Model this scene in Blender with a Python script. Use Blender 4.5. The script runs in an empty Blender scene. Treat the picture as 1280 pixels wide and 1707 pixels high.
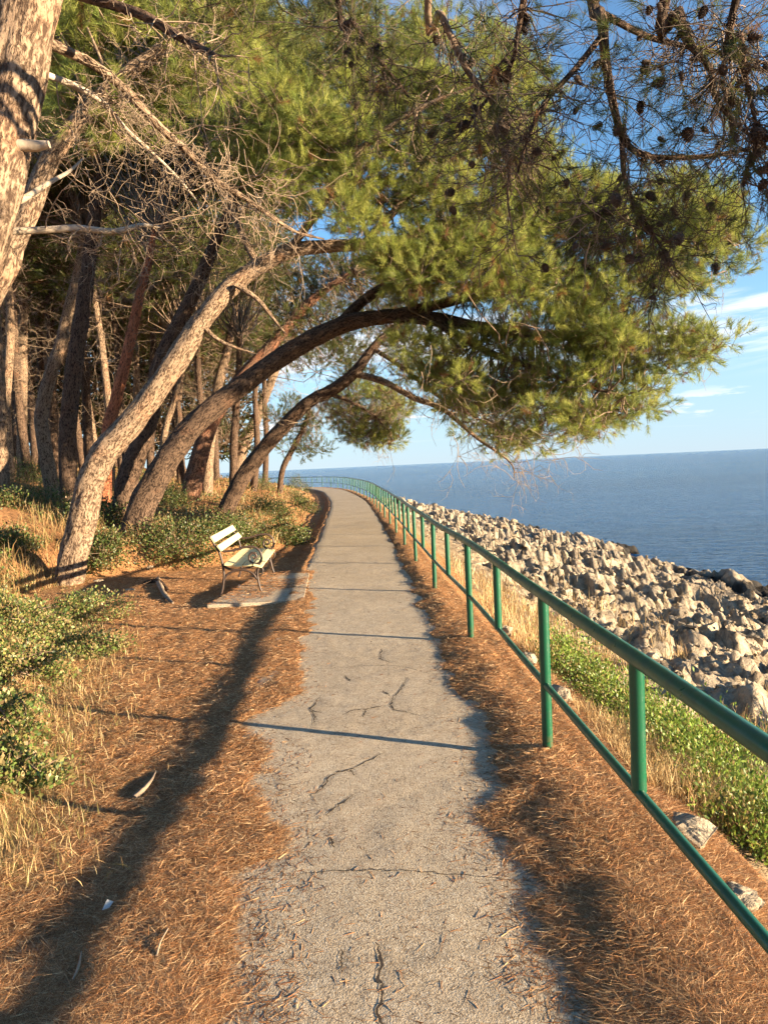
import bpy, bmesh, math
import numpy as np

S = bpy.context.scene
# ------------------------------------------------------------------ camera, sky, sun, exposure
CAM_Z = 1.6
PITCH = math.atan(77.5 / 1280); ROLL = math.atan(0.045)
FWD = np.array([0, math.cos(PITCH), -math.sin(PITCH)])
_u0 = np.array([0, math.sin(PITCH), math.cos(PITCH)]); _r0 = np.array([1.0, 0, 0])
RGT = _r0 * math.cos(ROLL) - _u0 * math.sin(ROLL)
UPV = _u0 * math.cos(ROLL) + _r0 * math.sin(ROLL)
import mathutils
cam_data = bpy.data.cameras.new('camera')
cam = bpy.data.objects.new('camera', cam_data); S.collection.objects.link(cam)
m = mathutils.Matrix.Identity(4)
for i in range(3):
    m[i][0] = RGT[i]; m[i][1] = UPV[i]; m[i][2] = -FWD[i]
m[2][3] = CAM_Z
cam.matrix_world = m
cam_data.sensor_fit = 'HORIZONTAL'; cam_data.sensor_width = 36; cam_data.lens = 36
cam_data.clip_start = 0.02; cam_data.clip_end = 40000
S.camera = cam

SUN_EL = math.radians(10.3)
SH = np.array([-0.918, 0.396]); SH = SH / np.linalg.norm(SH)      # shadows fall this way
TO_SUN = np.array([-SH[0] * math.cos(SUN_EL), -SH[1] * math.cos(SUN_EL), math.sin(SUN_EL)])
SUN_ROT = math.atan2(TO_SUN[0], TO_SUN[1])

world = bpy.data.worlds.new('World'); S.world = world; world.use_nodes = True
wt = world.node_tree; wt.nodes.clear()
def wn(t, **k):
    n = wt.nodes.new(t)
    for a, b in k.items(): setattr(n, a, b)
    return n
wout = wn('ShaderNodeOutputWorld'); wbg = wn('ShaderNodeBackground')
sky = wn('ShaderNodeTexSky', sky_type='NISHITA', sun_disc=False)
sky.sun_elevation = SUN_EL; sky.sun_rotation = SUN_ROT
sky.altitude = 0; sky.air_density = 1.0; sky.dust_density = 0.0; sky.ozone_density = 4.0
tc = wn('ShaderNodeTexCoord'); sep = wn('ShaderNodeSeparateXYZ')
wt.links.new(tc.outputs['Generated'], sep.inputs[0])
def wmath(op, a, b=None, c=None, clamp=False):
    n = wn('ShaderNodeMath', operation=op); n.use_clamp = clamp
    for i, v in enumerate((a, b, c)):
        if v is None: continue
        if isinstance(v, (int, float)): n.inputs[i].default_value = v
        else: wt.links.new(v, n.inputs[i])
    return n.outputs[0]
def wramp(v, lo, hi):
    n = wn('ShaderNodeMapRange', interpolation_type='SMOOTHSTEP'); n.inputs[1].default_value = lo; n.inputs[2].default_value = hi
    wt.links.new(v, n.inputs[0]); return n.outputs[0]
zz = wmath('MAXIMUM', sep.outputs[2], 0.01)
px_ = wmath('DIVIDE', sep.outputs[0], wmath('ADD', zz, 0.03)); py_ = wmath('DIVIDE', sep.outputs[1], wmath('ADD', zz, 0.03))
comb = wn('ShaderNodeCombineXYZ'); wt.links.new(px_, comb.inputs[0]); wt.links.new(py_, comb.inputs[1])
mp = wn('ShaderNodeMapping'); mp.inputs['Rotation'].default_value = (0, 0, 0.35); mp.inputs['Scale'].default_value = (0.16, 0.75, 1); mp.inputs['Location'].default_value = (3.1, 1.45, 0)
wt.links.new(comb.outputs[0], mp.inputs[0])
nz = wn('ShaderNodeTexNoise'); nz.inputs['Scale'].default_value = 1.0; nz.inputs['Detail'].default_value = 7; nz.inputs['Roughness'].default_value = 0.58; nz.inputs['Distortion'].default_value = 0.6
wt.links.new(mp.outputs[0], nz.inputs['Vector'])
cirrus = wmath('MULTIPLY', wramp(nz.outputs[0], 0.56, 0.78), wramp(sep.outputs[2], 0.01, 0.08))
# low bank of small cumulus standing over the horizon, all the way round
ang = wmath('ARCTAN2', sep.outputs[0], sep.outputs[1])
comb2 = wn('ShaderNodeCombineXYZ'); wt.links.new(wmath('MULTIPLY', ang, 9.0), comb2.inputs[0]); wt.links.new(wmath('MULTIPLY', sep.outputs[2], 46.0), comb2.inputs[1])
nz2 = wn('ShaderNodeTexNoise'); nz2.inputs['Scale'].default_value = 1.0; nz2.inputs['Detail'].default_value = 6; nz2.inputs['Roughness'].default_value = 0.6
wt.links.new(comb2.outputs[0], nz2.inputs['Vector'])
bandm = wmath('MULTIPLY', wramp(sep.outputs[2], 0.038, 0.052), wmath('SUBTRACT', 1.0, wramp(sep.outputs[2], 0.056, 0.085)))
cumu = wmath('MULTIPLY', wramp(nz2.outputs[0], 0.52, 0.62), bandm)
comb3 = wn('ShaderNodeCombineXYZ'); wt.links.new(wmath('MULTIPLY', ang, 2.6), comb3.inputs[0]); wt.links.new(wmath('ADD', wmath('MULTIPLY', sep.outputs[2], 30.0), wmath('MULTIPLY', ang, -2.4)), comb3.inputs[1])
comb3.inputs[2].default_value = 4.4
nz3 = wn('ShaderNodeTexNoise'); nz3.inputs['Scale'].default_value = 1.0; nz3.inputs['Detail'].default_value = 8; nz3.inputs['Roughness'].default_value = 0.6; nz3.inputs['Distortion'].default_value = 0.4
wt.links.new(comb3.outputs[0], nz3.inputs['Vector'])
streak = wmath('MULTIPLY', wramp(nz3.outputs[0], 0.46, 0.63), wmath('MULTIPLY', wramp(sep.outputs[2], 0.08, 0.14), wmath('SUBTRACT', 1.0, wramp(sep.outputs[2], 0.17, 0.24))))
cirrus = wmath('MAXIMUM', cirrus, streak)
cl = wmath('MULTIPLY', wmath('MAXIMUM', wmath('MULTIPLY', cirrus, 0.8), wmath('MULTIPLY', cumu, 0.75)), 1.0, clamp=True)
mixc = wn('ShaderNodeMix', data_type='RGBA'); wt.links.new(cl, mixc.inputs[0])
haze_ = wn('ShaderNodeMix', data_type='RGBA'); wt.links.new(wmath('MULTIPLY', wmath('SUBTRACT', 1.0, wramp(sep.outputs[2], 0.0, 0.30)), 0.8), haze_.inputs[0])
tint = wn('ShaderNodeMix', data_type='RGBA', blend_type='MULTIPLY'); tint.inputs[0].default_value = 1.0; wt.links.new(sky.outputs[0], tint.inputs[6]); tint.inputs[7].default_value = (1.06, 1.08, 1.02, 1)
wt.links.new(tint.outputs[2], haze_.inputs[6]); haze_.inputs[7].default_value = (1.75, 2.45, 3.2, 1)
wt.links.new(haze_.outputs[2], mixc.inputs[6]); mixc.inputs[7].default_value = (4.2, 4.1, 4.1, 1)
wt.links.new(mixc.outputs[2], wbg.inputs[0]); wbg.inputs[1].default_value = 0.068
wt.links.new(wbg.outputs[0], wout.inputs[0])

sun_d = bpy.data.lights.new('sun', 'SUN'); sun_d.energy = 5.0; sun_d.angle = math.radians(0.53); sun_d.color = (1.0, 0.79, 0.53)
sun = bpy.data.objects.new('sun', sun_d); S.collection.objects.link(sun)
sun.rotation_euler = mathutils.Vector(TO_SUN).to_track_quat('Z', 'Y').to_euler()
sun.location = (30, -15, 20)
vs = S.view_settings
vs.view_transform = 'Standard'; vs.look = 'None'; vs.gamma = 1; vs.use_curve_mapping = False
vs.exposure = 2.25
S.cycles.use_denoising = True; S.cycles.max_bounces = 4; S.cycles.diffuse_bounces = 2; S.cycles.transmission_bounces = 2; S.cycles.glossy_bounces = 2; S.cycles.adaptive_threshold = 0.03

# ------------------------------------------------------------------ pixel helpers (photo is 1280 x 1707)
def ray(px, py): return RGT * (px - 640) / 1280 - UPV * (py - 853.5) / 1280 + FWD
def on_plane(px, py, z=0.0):
    d = ray(px, py); return np.array([0, 0, CAM_Z]) + d * ((z - CAM_Z) / d[2])
def at(px, py, y):
    d = ray(px, py); return np.array([0, 0, CAM_Z]) + d * (y / d[1])

# ------------------------------------------------------------------ noise
def _h(ix, iy, s=0):
    n = (ix.astype(np.int64) * 374761393 + iy.astype(np.int64) * 668265263 + s * 1442695041) & 0xffffffff
    n = ((n ^ (n >> 13)) * 1274126177) & 0xffffffff
    n = (n ^ (n >> 16)) & 0xffffffff
    return n / 4294967295.0
def vnoise(x, y, s=0):
    x = np.asarray(x, float); y = np.asarray(y, float)
    ix = np.floor(x); iy = np.floor(y); fx = x - ix; fy = y - iy
    fx = fx * fx * (3 - 2 * fx); fy = fy * fy * (3 - 2 * fy)
    a = _h(ix, iy, s); b = _h(ix + 1, iy, s); c = _h(ix, iy + 1, s); d = _h(ix + 1, iy + 1, s)
    return (a * (1 - fx) + b * fx) * (1 - fy) + (c * (1 - fx) + d * fx) * fy
def fbm(x, y, o=4, s=0):
    v = 0; a = 0.5; t = 0
    for i in range(o):
        v = v + a * vnoise(x * 2 ** i, y * 2 ** i, s + i * 17); t += a; a *= 0.5
    return v / t
def cell(x, y, s=0):
    ix = np.floor(x); iy = np.floor(y)
    f1 = np.full(np.shape(x), 9.0); f2 = f1.copy(); rv = np.zeros(np.shape(x))
    for dx in (-1, 0, 1):
        for dy in (-1, 0, 1):
            cx = ix + dx; cy = iy + dy
            d = np.hypot(cx + _h(cx, cy, s) - x, cy + _h(cx, cy, s + 5) - y)
            r = _h(cx, cy, s + 9)
            n = d < f1
            f2 = np.where(n, f1, np.minimum(f2, d)); rv = np.where(n, r, rv); f1 = np.where(n, d, f1)
    return f1, f2, rv
def sstep(a, b, x):
    t = np.clip((x - a) / (b - a), 0, 1); return t * t * (3 - 2 * t)
def catmull(P, n):
    P = np.asarray(P, float)
    Q = np.vstack([2 * P[0] - P[1], P, 2 * P[-1] - P[-2]])
    t = np.linspace(0, len(P) - 1 - 1e-9, n); i = t.astype(int); f = (t - i)[:, None]
    a, b, c, d = Q[i], Q[i + 1], Q[i + 2], Q[i + 3]
    return 0.5 * (2 * b + (c - a) * f + (2 * a - 5 * b + 4 * c - d) * f ** 2 + (3 * b - a - 3 * c + d) * f ** 3)

# ------------------------------------------------------------------ materials
def mat(name):
    M = bpy.data.materials.new(name); M.use_nodes = True
    nt = M.node_tree; nt.nodes.clear()
    out = nt.nodes.new('ShaderNodeOutputMaterial'); b = nt.nodes.new('ShaderNodeBsdfPrincipled')
    nt.links.new(b.outputs[0], out.inputs[0])
    return M, nt, b, out
class N:
    def __init__(s, nt): s.nt = nt
    def new(s, t, ins=None, **k):
        n = s.nt.nodes.new(t)
        for a, v in k.items(): setattr(n, a, v)
        for a, v in (ins or {}).items():
            if isinstance(v, bpy.types.NodeSocket): s.nt.links.new(v, n.inputs[a])
            else: n.inputs[a].default_value = v
        return n
    def noise(s, vec, scale, detail=4, rough=0.55, dist=0.0):
        return s.new('ShaderNodeTexNoise', {'Vector': vec, 'Scale': scale, 'Detail': detail, 'Roughness': rough, 'Distortion': dist}).outputs[0]
    def mix(s, f, a, b, blend='MIX'):
        n = s.new('ShaderNodeMix', data_type='RGBA', blend_type=blend)
        for i, v in ((0, f), (6, a), (7, b)):
            if isinstance(v, bpy.types.NodeSocket): s.nt.links.new(v, n.inputs[i])
            else: n.inputs[i].default_value = v if i == 0 else (*v, 1)
        return n.outputs[2]
    def rng(s, v, a, b, c=0.0, d=1.0):
        n = s.new('ShaderNodeMapRange', {0: v, 1: a, 2: b, 3: c, 4: d}, interpolation_type='SMOOTHSTEP'); return n.outputs[0]
    def bump(s, h, strength, dist, prev=None):
        ins = {'Height': h, 'Strength': strength, 'Distance': dist}
        if prev is not None: ins['Normal'] = prev
        return s.new('ShaderNodeBump', ins).outputs[0]
    def m(s, op, a, b): return s.new('ShaderNodeMath', {0: a, 1: b}, operation=op).outputs[0]
def obj_co(n): return n.new('ShaderNodeTexCoord').outputs['Object']
def simple(name, col, rough=0.6, var=0.25, scale=8, bump=0.2, bdist=0.004, metallic=0, coat=0):
    M, nt, b, o = mat(name); n = N(nt); co = obj_co(n)
    f = n.noise(co, scale, 5)
    c = n.mix(n.rng(f, 0.3, 0.7), tuple(x * (1 - var) for x in col), tuple(min(1, x * (1 + var)) for x in col))
    nt.links.new(c, b.inputs['Base Color']); b.inputs['Roughness'].default_value = rough; b.inputs['Metallic'].default_value = metallic
    b.inputs['Coat Weight'].default_value = coat
    if bump: nt.links.new(n.bump(n.noise(co, scale * 6, 3), bump, bdist), b.inputs['Normal'])
    return M
def leafmat(name, trans=0.3, rough=0.55, spec=0.25):
    M, nt, b, o = mat(name); n = N(nt)
    a = n.new('ShaderNodeAttribute', attribute_name='Col').outputs['Color']
    nt.links.new(a, b.inputs['Base Color']); b.inputs['Roughness'].default_value = rough; b.inputs['Specular IOR Level'].default_value = spec
    if trans:
        t = n.new('ShaderNodeBsdfTranslucent', {'Color': a}); mx = n.new('ShaderNodeMixShader', {0: trans, 1: b.outputs[0], 2: t.outputs[0]})
        nt.links.new(mx.outputs[0], o.inputs[0])
    return M
M_leaf = leafmat('leaves', 0.3, 0.45, 0.35)
M_dry = leafmat('dry_straw', 0.2, 0.7, 0.2)
def barkmat(name, light, dark, red, redmix):
    M, nt, b, o = mat(name); n = N(nt)
    uv = n.new('ShaderNodeUVMap').outputs[0]
    wob = n.new('ShaderNodeTexNoise', {'Vector': uv, 'Scale': 9.0, 'Detail': 3.0}).outputs['Color']
    uvw = n.new('ShaderNodeVectorMath', {0: uv, 1: n.new('ShaderNodeVectorMath', {0: wob, 'Scale': 0.045}, operation='SCALE').outputs[0]}, operation='ADD').outputs[0]
    m1 = n.new('ShaderNodeMapping', {'Vector': uvw, 'Scale': (52.0, 17.0, 1.0)}).outputs[0]; m2 = n.new('ShaderNodeMapping', {'Vector': uvw, 'Scale': (21.0, 4.5, 1.0)}).outputs[0]
    f1 = n.noise(m1, 1.0, 4, 0.6); f2 = n.noise(m2, 1.0, 3, 0.6); fine = n.noise(uv, 60, 5)
    mixf = n.m('ADD', n.m('MULTIPLY', f1, 0.62), n.m('MULTIPLY', f2, 0.38))
    fz = n.rng(mixf, 0.40, 0.56); vc = n.noise(m2, 3.0, 3)
    base = n.mix(n.rng(fine, 0.3, 0.7), tuple(c * 0.75 for c in light), light)
    base = n.mix(n.rng(n.noise(uv, 2.2, 3), 0.62 - 0.4 * redmix, 0.85 - 0.4 * redmix), base, red)
    base = n.mix(n.m('MULTIPLY', vc, 0.3), base, tuple(c * 1.15 for c in light))
    c = n.mix(fz, dark, base)
    nt.links.new(c, b.inputs['Base Color']); b.inputs['Roughness'].default_value = 0.9; b.inputs['Specular IOR Level'].default_value = 0.15
    h = n.m('ADD', n.m('MULTIPLY', fz, 0.7), n.m('MULTIPLY', fine, 0.3))
    nt.links.new(n.bump(h, 1.0, 0.018), b.inputs['Normal'])
    return M
M_bark = barkmat('bark_tan', (0.30, 0.212, 0.142), (0.062, 0.038, 0.025), (0.30, 0.17, 0.10), 0.3)
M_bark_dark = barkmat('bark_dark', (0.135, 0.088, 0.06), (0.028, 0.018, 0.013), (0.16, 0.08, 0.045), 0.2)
M_bark_pink = barkmat('bark_pink', (0.235, 0.135, 0.09), (0.06, 0.032, 0.022), (0.28, 0.12, 0.068), 0.5)
M_bark_red = barkmat('bark_red', (0.36, 0.165, 0.095), (0.11, 0.045, 0.028), (0.42, 0.15, 0.07), 0.9)
M_twig = simple('twig_bark', (0.17, 0.115, 0.075), 0.85, 0.35, 3, 0.4)
M_twig_fine = simple('fine_twig', (0.085, 0.058, 0.04), 0.85, 0.35, 3, 0.3)
M_dead = simple('dead_twig', (0.25, 0.18, 0.12), 0.85, 0.3, 3, 0.4)
M_deadwood = simple('weathered_wood', (0.36, 0.29, 0.215), 0.85, 0.25, 12, 0.6)
def concrete():
    M, nt, b, o = mat('path_concrete'); n = N(nt); co = obj_co(n)
    big = n.noise(co, 0.9, 5, 0.6); mid = n.noise(co, 9, 5, 0.65); fine = n.noise(co, 130, 3, 0.7)
    vo = n.new('ShaderNodeTexVoronoi', {'Vector': co, 'Scale': 150.0, 'Randomness': 1.0}).outputs['Distance']
    c = n.mix(n.rng(big, 0.3, 0.7), (0.37, 0.295, 0.205), (0.45, 0.365, 0.26))
    c = n.mix(n.rng(mid, 0.35, 0.75, 0, 0.55), c, (0.27, 0.21, 0.145))
    c = n.mix(n.rng(fine, 0.25, 0.5, 0.6, 0.0), c, (0.12, 0.09, 0.065))
    agg = n.new('ShaderNodeTexVoronoi', {'Vector': co, 'Scale': 120.0}); ac = n.new('ShaderNodeSeparateColor', {0: agg.outputs['Color']}).outputs[0]
    c = n.mix(n.rng(ac, 0.80, 0.9, 0, 0.6), c, (0.50, 0.43, 0.33)); c = n.mix(n.rng(ac, 0.1, 0.2, 0.65, 0), c, (0.17, 0.125, 0.085))
    c = n.mix(n.rng(n.noise(co, 2.6, 6, 0.7, 0.8), 0.58, 0.70, 0, 0.35), c, (0.22, 0.165, 0.11))
    nt.links.new(c, b.inputs['Base Color']); b.inputs['Roughness'].default_value = 0.92; b.inputs['Specular IOR Level'].default_value = 0.2
    nb = n.bump(mid, 0.15, 0.010); nb = n.bump(vo, 0.4, 0.003, nb); nb = n.bump(fine, 0.7, 0.005, nb)
    nt.links.new(nb, b.inputs['Normal']); return M
M_conc = concrete()
def litter():
    M, nt, b, o = mat('needle_litter_ground'); n = N(nt); co = obj_co(n)
    big = n.noise(co, 1.1, 4, 0.6); mid = n.noise(co, 14, 5, 0.7)
    w = n.new('ShaderNodeMapping', {'Vector': co, 'Rotation': (0, 0, 0.6), 'Scale': (30.0, 190.0, 30.0)}).outputs[0]
    w2 = n.new('ShaderNodeMapping', {'Vector': co, 'Rotation': (0, 0, -0.7), 'Scale': (35.0, 210.0, 30.0)}).outputs[0]
    s1 = n.noise(w, 1, 2); s2 = n.noise(w2, 1, 2); st = n.m('MAXIMUM', s1, s2)
    c = n.mix(n.rng(big, 0.3, 0.7), (0.30, 0.145, 0.06), (0.38, 0.20, 0.09))
    c = n.mix(n.rng(mid, 0.4, 0.7, 0, 0.75), c, (0.10, 0.045, 0.02))
    c = n.mix(n.rng(st, 0.55, 0.72, 0, 0.7), c, (0.50, 0.28, 0.13))
    nt.links.new(c, b.inputs['Base Color']); b.inputs['Roughness'].default_value = 0.95; b.inputs['Specular IOR Level'].default_value = 0.1
    nb = n.bump(mid, 0.8, 0.03); nb = n.bump(st, 0.9, 0.01, nb)
    nt.links.new(nb, b.inputs['Normal']); return M
M_litter = litter()
def rockmat():
    M, nt, b, o = mat('limestone'); n = N(nt); co = n.new('ShaderNodeNewGeometry').outputs['Position']
    big = n.noise(co, 0.7, 5, 0.6); mid = n.noise(co, 5, 6, 0.7, 0.5); fine = n.noise(co, 38, 4, 0.7)
    vo = n.new('ShaderNodeTexVoronoi', {'Vector': co, 'Scale': 7.0}, feature='DISTANCE_TO_EDGE').outputs['Distance']
    c = n.mix(n.rng(big, 0.35, 0.7), (0.35, 0.275, 0.19), (0.45, 0.365, 0.26))
    c = n.mix(n.rng(mid, 0.42, 0.68, 0, 0.8), c, (0.19, 0.15, 0.105))
    c = n.mix(n.rng(fine, 0.3, 0.45, 0.5, 0), c, (0.11, 0.09, 0.065))
    z = n.new('ShaderNodeSeparateXYZ', {0: co}).outputs[2]
    zw = n.m('ADD', z, n.m('MULTIPLY', big, 0.9))
    c = n.mix(n.rng(zw, -2.35, -1.98, 1, 0), c, (0.035, 0.03, 0.024))       # wet, algae-dark rock along the waterline
    nt.links.new(c, b.inputs['Base Color']); b.inputs['Roughness'].default_value = 0.9; b.inputs['Specular IOR Level'].default_value = 0.2
    nb = n.bump(mid, 0.9, 0.10); nb = n.bump(n.rng(vo, 0, 0.12), 0.6, 0.04, nb); nb = n.bump(fine, 0.7, 0.015, nb)
    nt.links.new(nb, b.inputs['Normal']); return M
M_rock = rockmat()
def shoremat():
    M, nt, b, o = mat('shore_ground'); n = N(nt); co = n.new('ShaderNodeNewGeometry').outputs['Position']
    a = n.new('ShaderNodeAttribute', attribute_name='Col').outputs['Color']
    mid = n.noise(co, 4.5, 6, 0.7, 0.4); fine = n.noise(co, 30, 4, 0.7); big = n.noise(co, 0.7, 5, 0.6)
    rock = n.mix(n.rng(mid, 0.4, 0.68, 0, 0.85), (0.42, 0.34, 0.24), (0.15, 0.11, 0.075))
    soil = n.mix(n.rng(mid, 0.35, 0.65), (0.31, 0.225, 0.135), (0.21, 0.145, 0.08))
    c = n.mix(n.new('ShaderNodeSeparateColor', {0: a}).outputs[0], soil, rock)
    c = n.mix(n.rng(fine, 0.3, 0.45, 0.5, 0), c, (0.10, 0.08, 0.055))
    z = n.new('ShaderNodeSeparateXYZ', {0: co}).outputs[2]
    zw = n.m('ADD', z, n.m('MULTIPLY', big, 0.9))
    c = n.mix(n.rng(zw, -2.35, -1.98, 1, 0), c, (0.035, 0.03, 0.024))
    nt.links.new(c, b.inputs['Base Color']); b.inputs['Roughness'].default_value = 0.92; b.inputs['Specular IOR Level'].default_value = 0.2
    nb = n.bump(mid, 0.9, 0.10); nb = n.bump(fine, 0.7, 0.015, nb); nt.links.new(nb, b.inputs['Normal']); return M
M_shore = shoremat()
def seamat():
    M, nt, b, o = mat('sea_water'); n = N(nt); co = obj_co(n)
    def mp(rot, sc): return n.new('ShaderNodeMapping', {'Vector': co, 'Rotation': (0, 0, rot), 'Scale': sc}).outputs[0]
    w1 = n.noise(mp(0.25, (0.09, 0.30, 1)), 1, 4, 0.6, 0.4)
    w2 = n.noise(mp(-0.15, (0.42, 1.3, 1)), 1, 5, 0.65, 0.5)
    w3 = n.noise(mp(0.4, (1.6, 4.2, 1)), 1, 4, 0.6, 0.3)
    gust = n.noise(mp(0.1, (0.004, 0.02, 1)), 1, 4, 0.6)
    b.inputs['Base Color'].default_value = (0.010, 0.045, 0.105, 1)
    nt.links.new(n.mix(n.rng(gust, 0.35, 0.65), (0.004, 0.058, 0.175), (0.008, 0.078, 0.225)), b.inputs['Base Color'])
    b.inputs['Roughness'].default_value = 0.1; b.inputs['IOR'].default_value = 1.33; b.inputs['Specular IOR Level'].default_value = 0.16
    nb = n.bump(w1, 1.0, 1.5); nb = n.bump(w2, 1.0, 1.2, nb); nb = n.bump(w3, 1.0, 0.35, nb)
    nt.links.new(nb, b.inputs['Normal']); return M
M_sea = seamat()
def paint(name, col, rough):
    M, nt, b, o = mat(name); n = N(nt); co = obj_co(n)
    f = n.noise(co, 14, 5, 0.65)
    c = n.mix(n.rng(f, 0.35, 0.75), col, tuple(x * 0.72 for x in col))
    c = n.mix(n.rng(n.noise(co, 45, 4, 0.7), 0.70, 0.76), c, (0.10, 0.055, 0.03))
    if name.startswith('green'):
        z_ = n.new('ShaderNodeSeparateXYZ', {0: n.new('ShaderNodeNewGeometry').outputs['Position']}).outputs[2]
        foot = n.m('MULTIPLY', n.rng(z_, 0.02, 0.16, 1, 0), n.rng(n.noise(co, 30, 5, 0.7), 0.42, 0.58)); c = n.mix(foot, c, (0.13, 0.06, 0.03))
        c = n.mix(n.rng(n.noise(co, 3.5, 6, 0.75), 0.6, 0.72, 0, 0.5), c, (0.03, 0.12, 0.08))
    nt.links.new(c, b.inputs['Base Color']); nt.links.new(n.rng(f, 0.3, 0.8, rough, rough + 0.2), b.inputs['Roughness'])
    nt.links.new(n.bump(n.noise(co, 90, 3), 0.15, 0.002), b.inputs['Normal']); return M
M_green = paint('green_rail_paint', (0.006, 0.085, 0.040), 0.27)
M_cream = paint('cream_slat_paint', (0.62, 0.545, 0.30), 0.55)
M_iron = simple('brown_cast_iron', (0.045, 0.026, 0.018), 0.5, 0.3, 20, 0.3, 0.003)
M_paper = simple('white_scrap', (0.75, 0.74, 0.72), 0.7, 0.08, 20, 0.2)
M_cone = simple('cone_scales', (0.085, 0.056, 0.038), 0.8, 0.4, 30, 0.3)

# ------------------------------------------------------------------ mesh helpers
def link(o, parent=None):
    S.collection.objects.link(o)
    if parent is not None: o.parent = parent
    return o
def tag(o, label=None, cat=None, group=None, kind=None):
    for k, v in (('label', label), ('category', cat), ('group', group), ('kind', kind)):
        if v: o[k] = v
    return o
def empty(name, loc, label=None, cat=None, group=None):
    o = bpy.data.objects.new(name, None); o.location = tuple(loc); o.empty_display_size = 0.2
    return tag(link(o), label, cat, group)
def mesh_np(name, V, F, material, parent=None, cols=None, uvs=None, smooth=False):
    """V (n,3); F (m,k) all the same size."""
    V = np.ascontiguousarray(V, dtype=np.float32); F = np.ascontiguousarray(F, dtype=np.int32)
    if parent is not None: V = V - np.array(parent.location, dtype=np.float32)
    k = F.shape[1]; me = bpy.data.meshes.new(name)
    me.vertices.add(len(V)); me.vertices.foreach_set('co', V.ravel())
    me.loops.add(F.size); me.loops.foreach_set('vertex_index', F.ravel())
    me.polygons.add(len(F)); me.polygons.foreach_set('loop_start', np.arange(0, F.size, k, dtype=np.int32))
    me.polygons.foreach_set('loop_total', np.full(len(F), k, dtype=np.int32))
    if smooth: me.polygons.foreach_set('use_smooth', np.ones(len(F), dtype=bool))
    me.update(calc_edges=True)
    if cols is not None:
        a = me.color_attributes.new('Col', 'FLOAT_COLOR', 'POINT')
        c = np.ones((len(V), 4), dtype=np.float32); c[:, :3] = cols; a.data.foreach_set('color', c.ravel())
    if uvs is not None:
        l = me.uv_layers.new(name='UVMap'); l.data.foreach_set('uv', np.ascontiguousarray(uvs[F.ravel()], dtype=np.float32).ravel())
    me.materials.append(material)
    return link(bpy.data.objects.new(name, me), parent)
def tubes_arr(P, R, sides, ref=(0.31, 0.57, 0.76), bumpfn=None):
    """P (n,k,3), R (n,k) -> verts, quad faces, uvs"""
    n, k, _ = P.shape
    T = np.gradient(P, axis=1); T /= np.linalg.norm(T, axis=2, keepdims=True) + 1e-9
    A = np.cross(T, np.asarray(ref, float)); A /= np.linalg.norm(A, axis=2, keepdims=True) + 1e-9
    B = np.cross(T, A)
    th = np.arange(sides) * 2 * math.pi / sides
    RR = R[:, :, None] * np.ones(sides)
    seg = np.linalg.norm(np.diff(P, axis=1), axis=2); L = np.concatenate([np.zeros((n, 1)), np.cumsum(seg, 1)], 1)
    if bumpfn is not None: RR = RR * bumpfn(th[None, None, :], L[:, :, None], R[:, :, None])
    V = P[:, :, None, :] + RR[..., None] * (np.cos(th)[None, None, :, None] * A[:, :, None, :] + np.sin(th)[None, None, :, None] * B[:, :, None, :])
    idx = np.arange(n * k * sides).reshape(n, k, sides)
    a = idx[:, :-1, :]; b = np.roll(a, -1, 2); c = np.roll(idx[:, 1:, :], -1, 2); d = idx[:, 1:, :]
    F = np.stack([a, b, c, d], -1).reshape(-1, 4)
    rm = R.mean(axis=1)[:, None, None]
    U = np.stack(np.broadcast_arrays(np.abs(th[None, None, :] - math.pi) * rm + L[:, :, None] * 0, L[:, :, None] + 0 * th), -1)
    return V.reshape(-1, 3), F, U.reshape(-1, 2)
def tube_obj(name, pts, radii, material, parent=None, sides=12, k=40, bumpfn=None, ref=(0.08, 0.97, 0.2), caps=True):
    P = catmull(pts, k); R = np.interp(np.linspace(0, 1, k), np.linspace(0, 1, len(radii)), radii)
    V, F, U = tubes_arr(P[None], R[None], sides, ref, bumpfn)
    F = list(F)
    o = mesh_np(name, V, np.array(F), material, parent, uvs=U, smooth=True)
    if caps:
        bm = bmesh.new(); bm.from_mesh(o.data); bm.verts.ensure_lookup_table()
        bm.faces.new([bm.verts[i] for i in range(sides)]); bm.faces.new([bm.verts[len(bm.verts) - 1 - i] for i in range(sides)])
        bm.to_mesh(o.data); bm.free()
    return o
def box_bm(bm, c, sx, sy, sz, ax=None):
    """box with axes ax (3 unit vectors) centred at c"""
    ax = ax or ((1, 0, 0), (0, 1, 0), (0, 0, 1))
    ax = [np.array(a, float) for a in ax]; vs_ = []
    for i in (-1, 1):
        for j in (-1, 1):
            for l in (-1, 1): vs_.append(bm.verts.new(tuple(np.array(c) + ax[0] * i * sx / 2 + ax[1] * j * sy / 2 + ax[2] * l * sz / 2)))
    for f in ((0, 1, 3, 2), (4, 6, 7, 5), (0, 4, 5, 1), (2, 3, 7, 6), (0, 2, 6, 4), (1, 5, 7, 3)): bm.faces.new([vs_[q] for q in f])
def bm_obj(name, bm, material, parent=None, smooth=False, bevel=0):
    if bevel: bmesh.ops.bevel(bm, geom=bm.edges[:], offset=bevel, segments=2, affect='EDGES', profile=0.6)
    bmesh.ops.recalc_face_normals(bm, faces=bm.faces)
    me = bpy.data.meshes.new(name); bm.to_mesh(me); bm.free(); me.materials.append(material)
    if smooth: me.polygons.foreach_set('use_smooth', np.ones(len(me.polygons), dtype=bool))
    return link(bpy.data.objects.new(name, me), parent)

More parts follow.
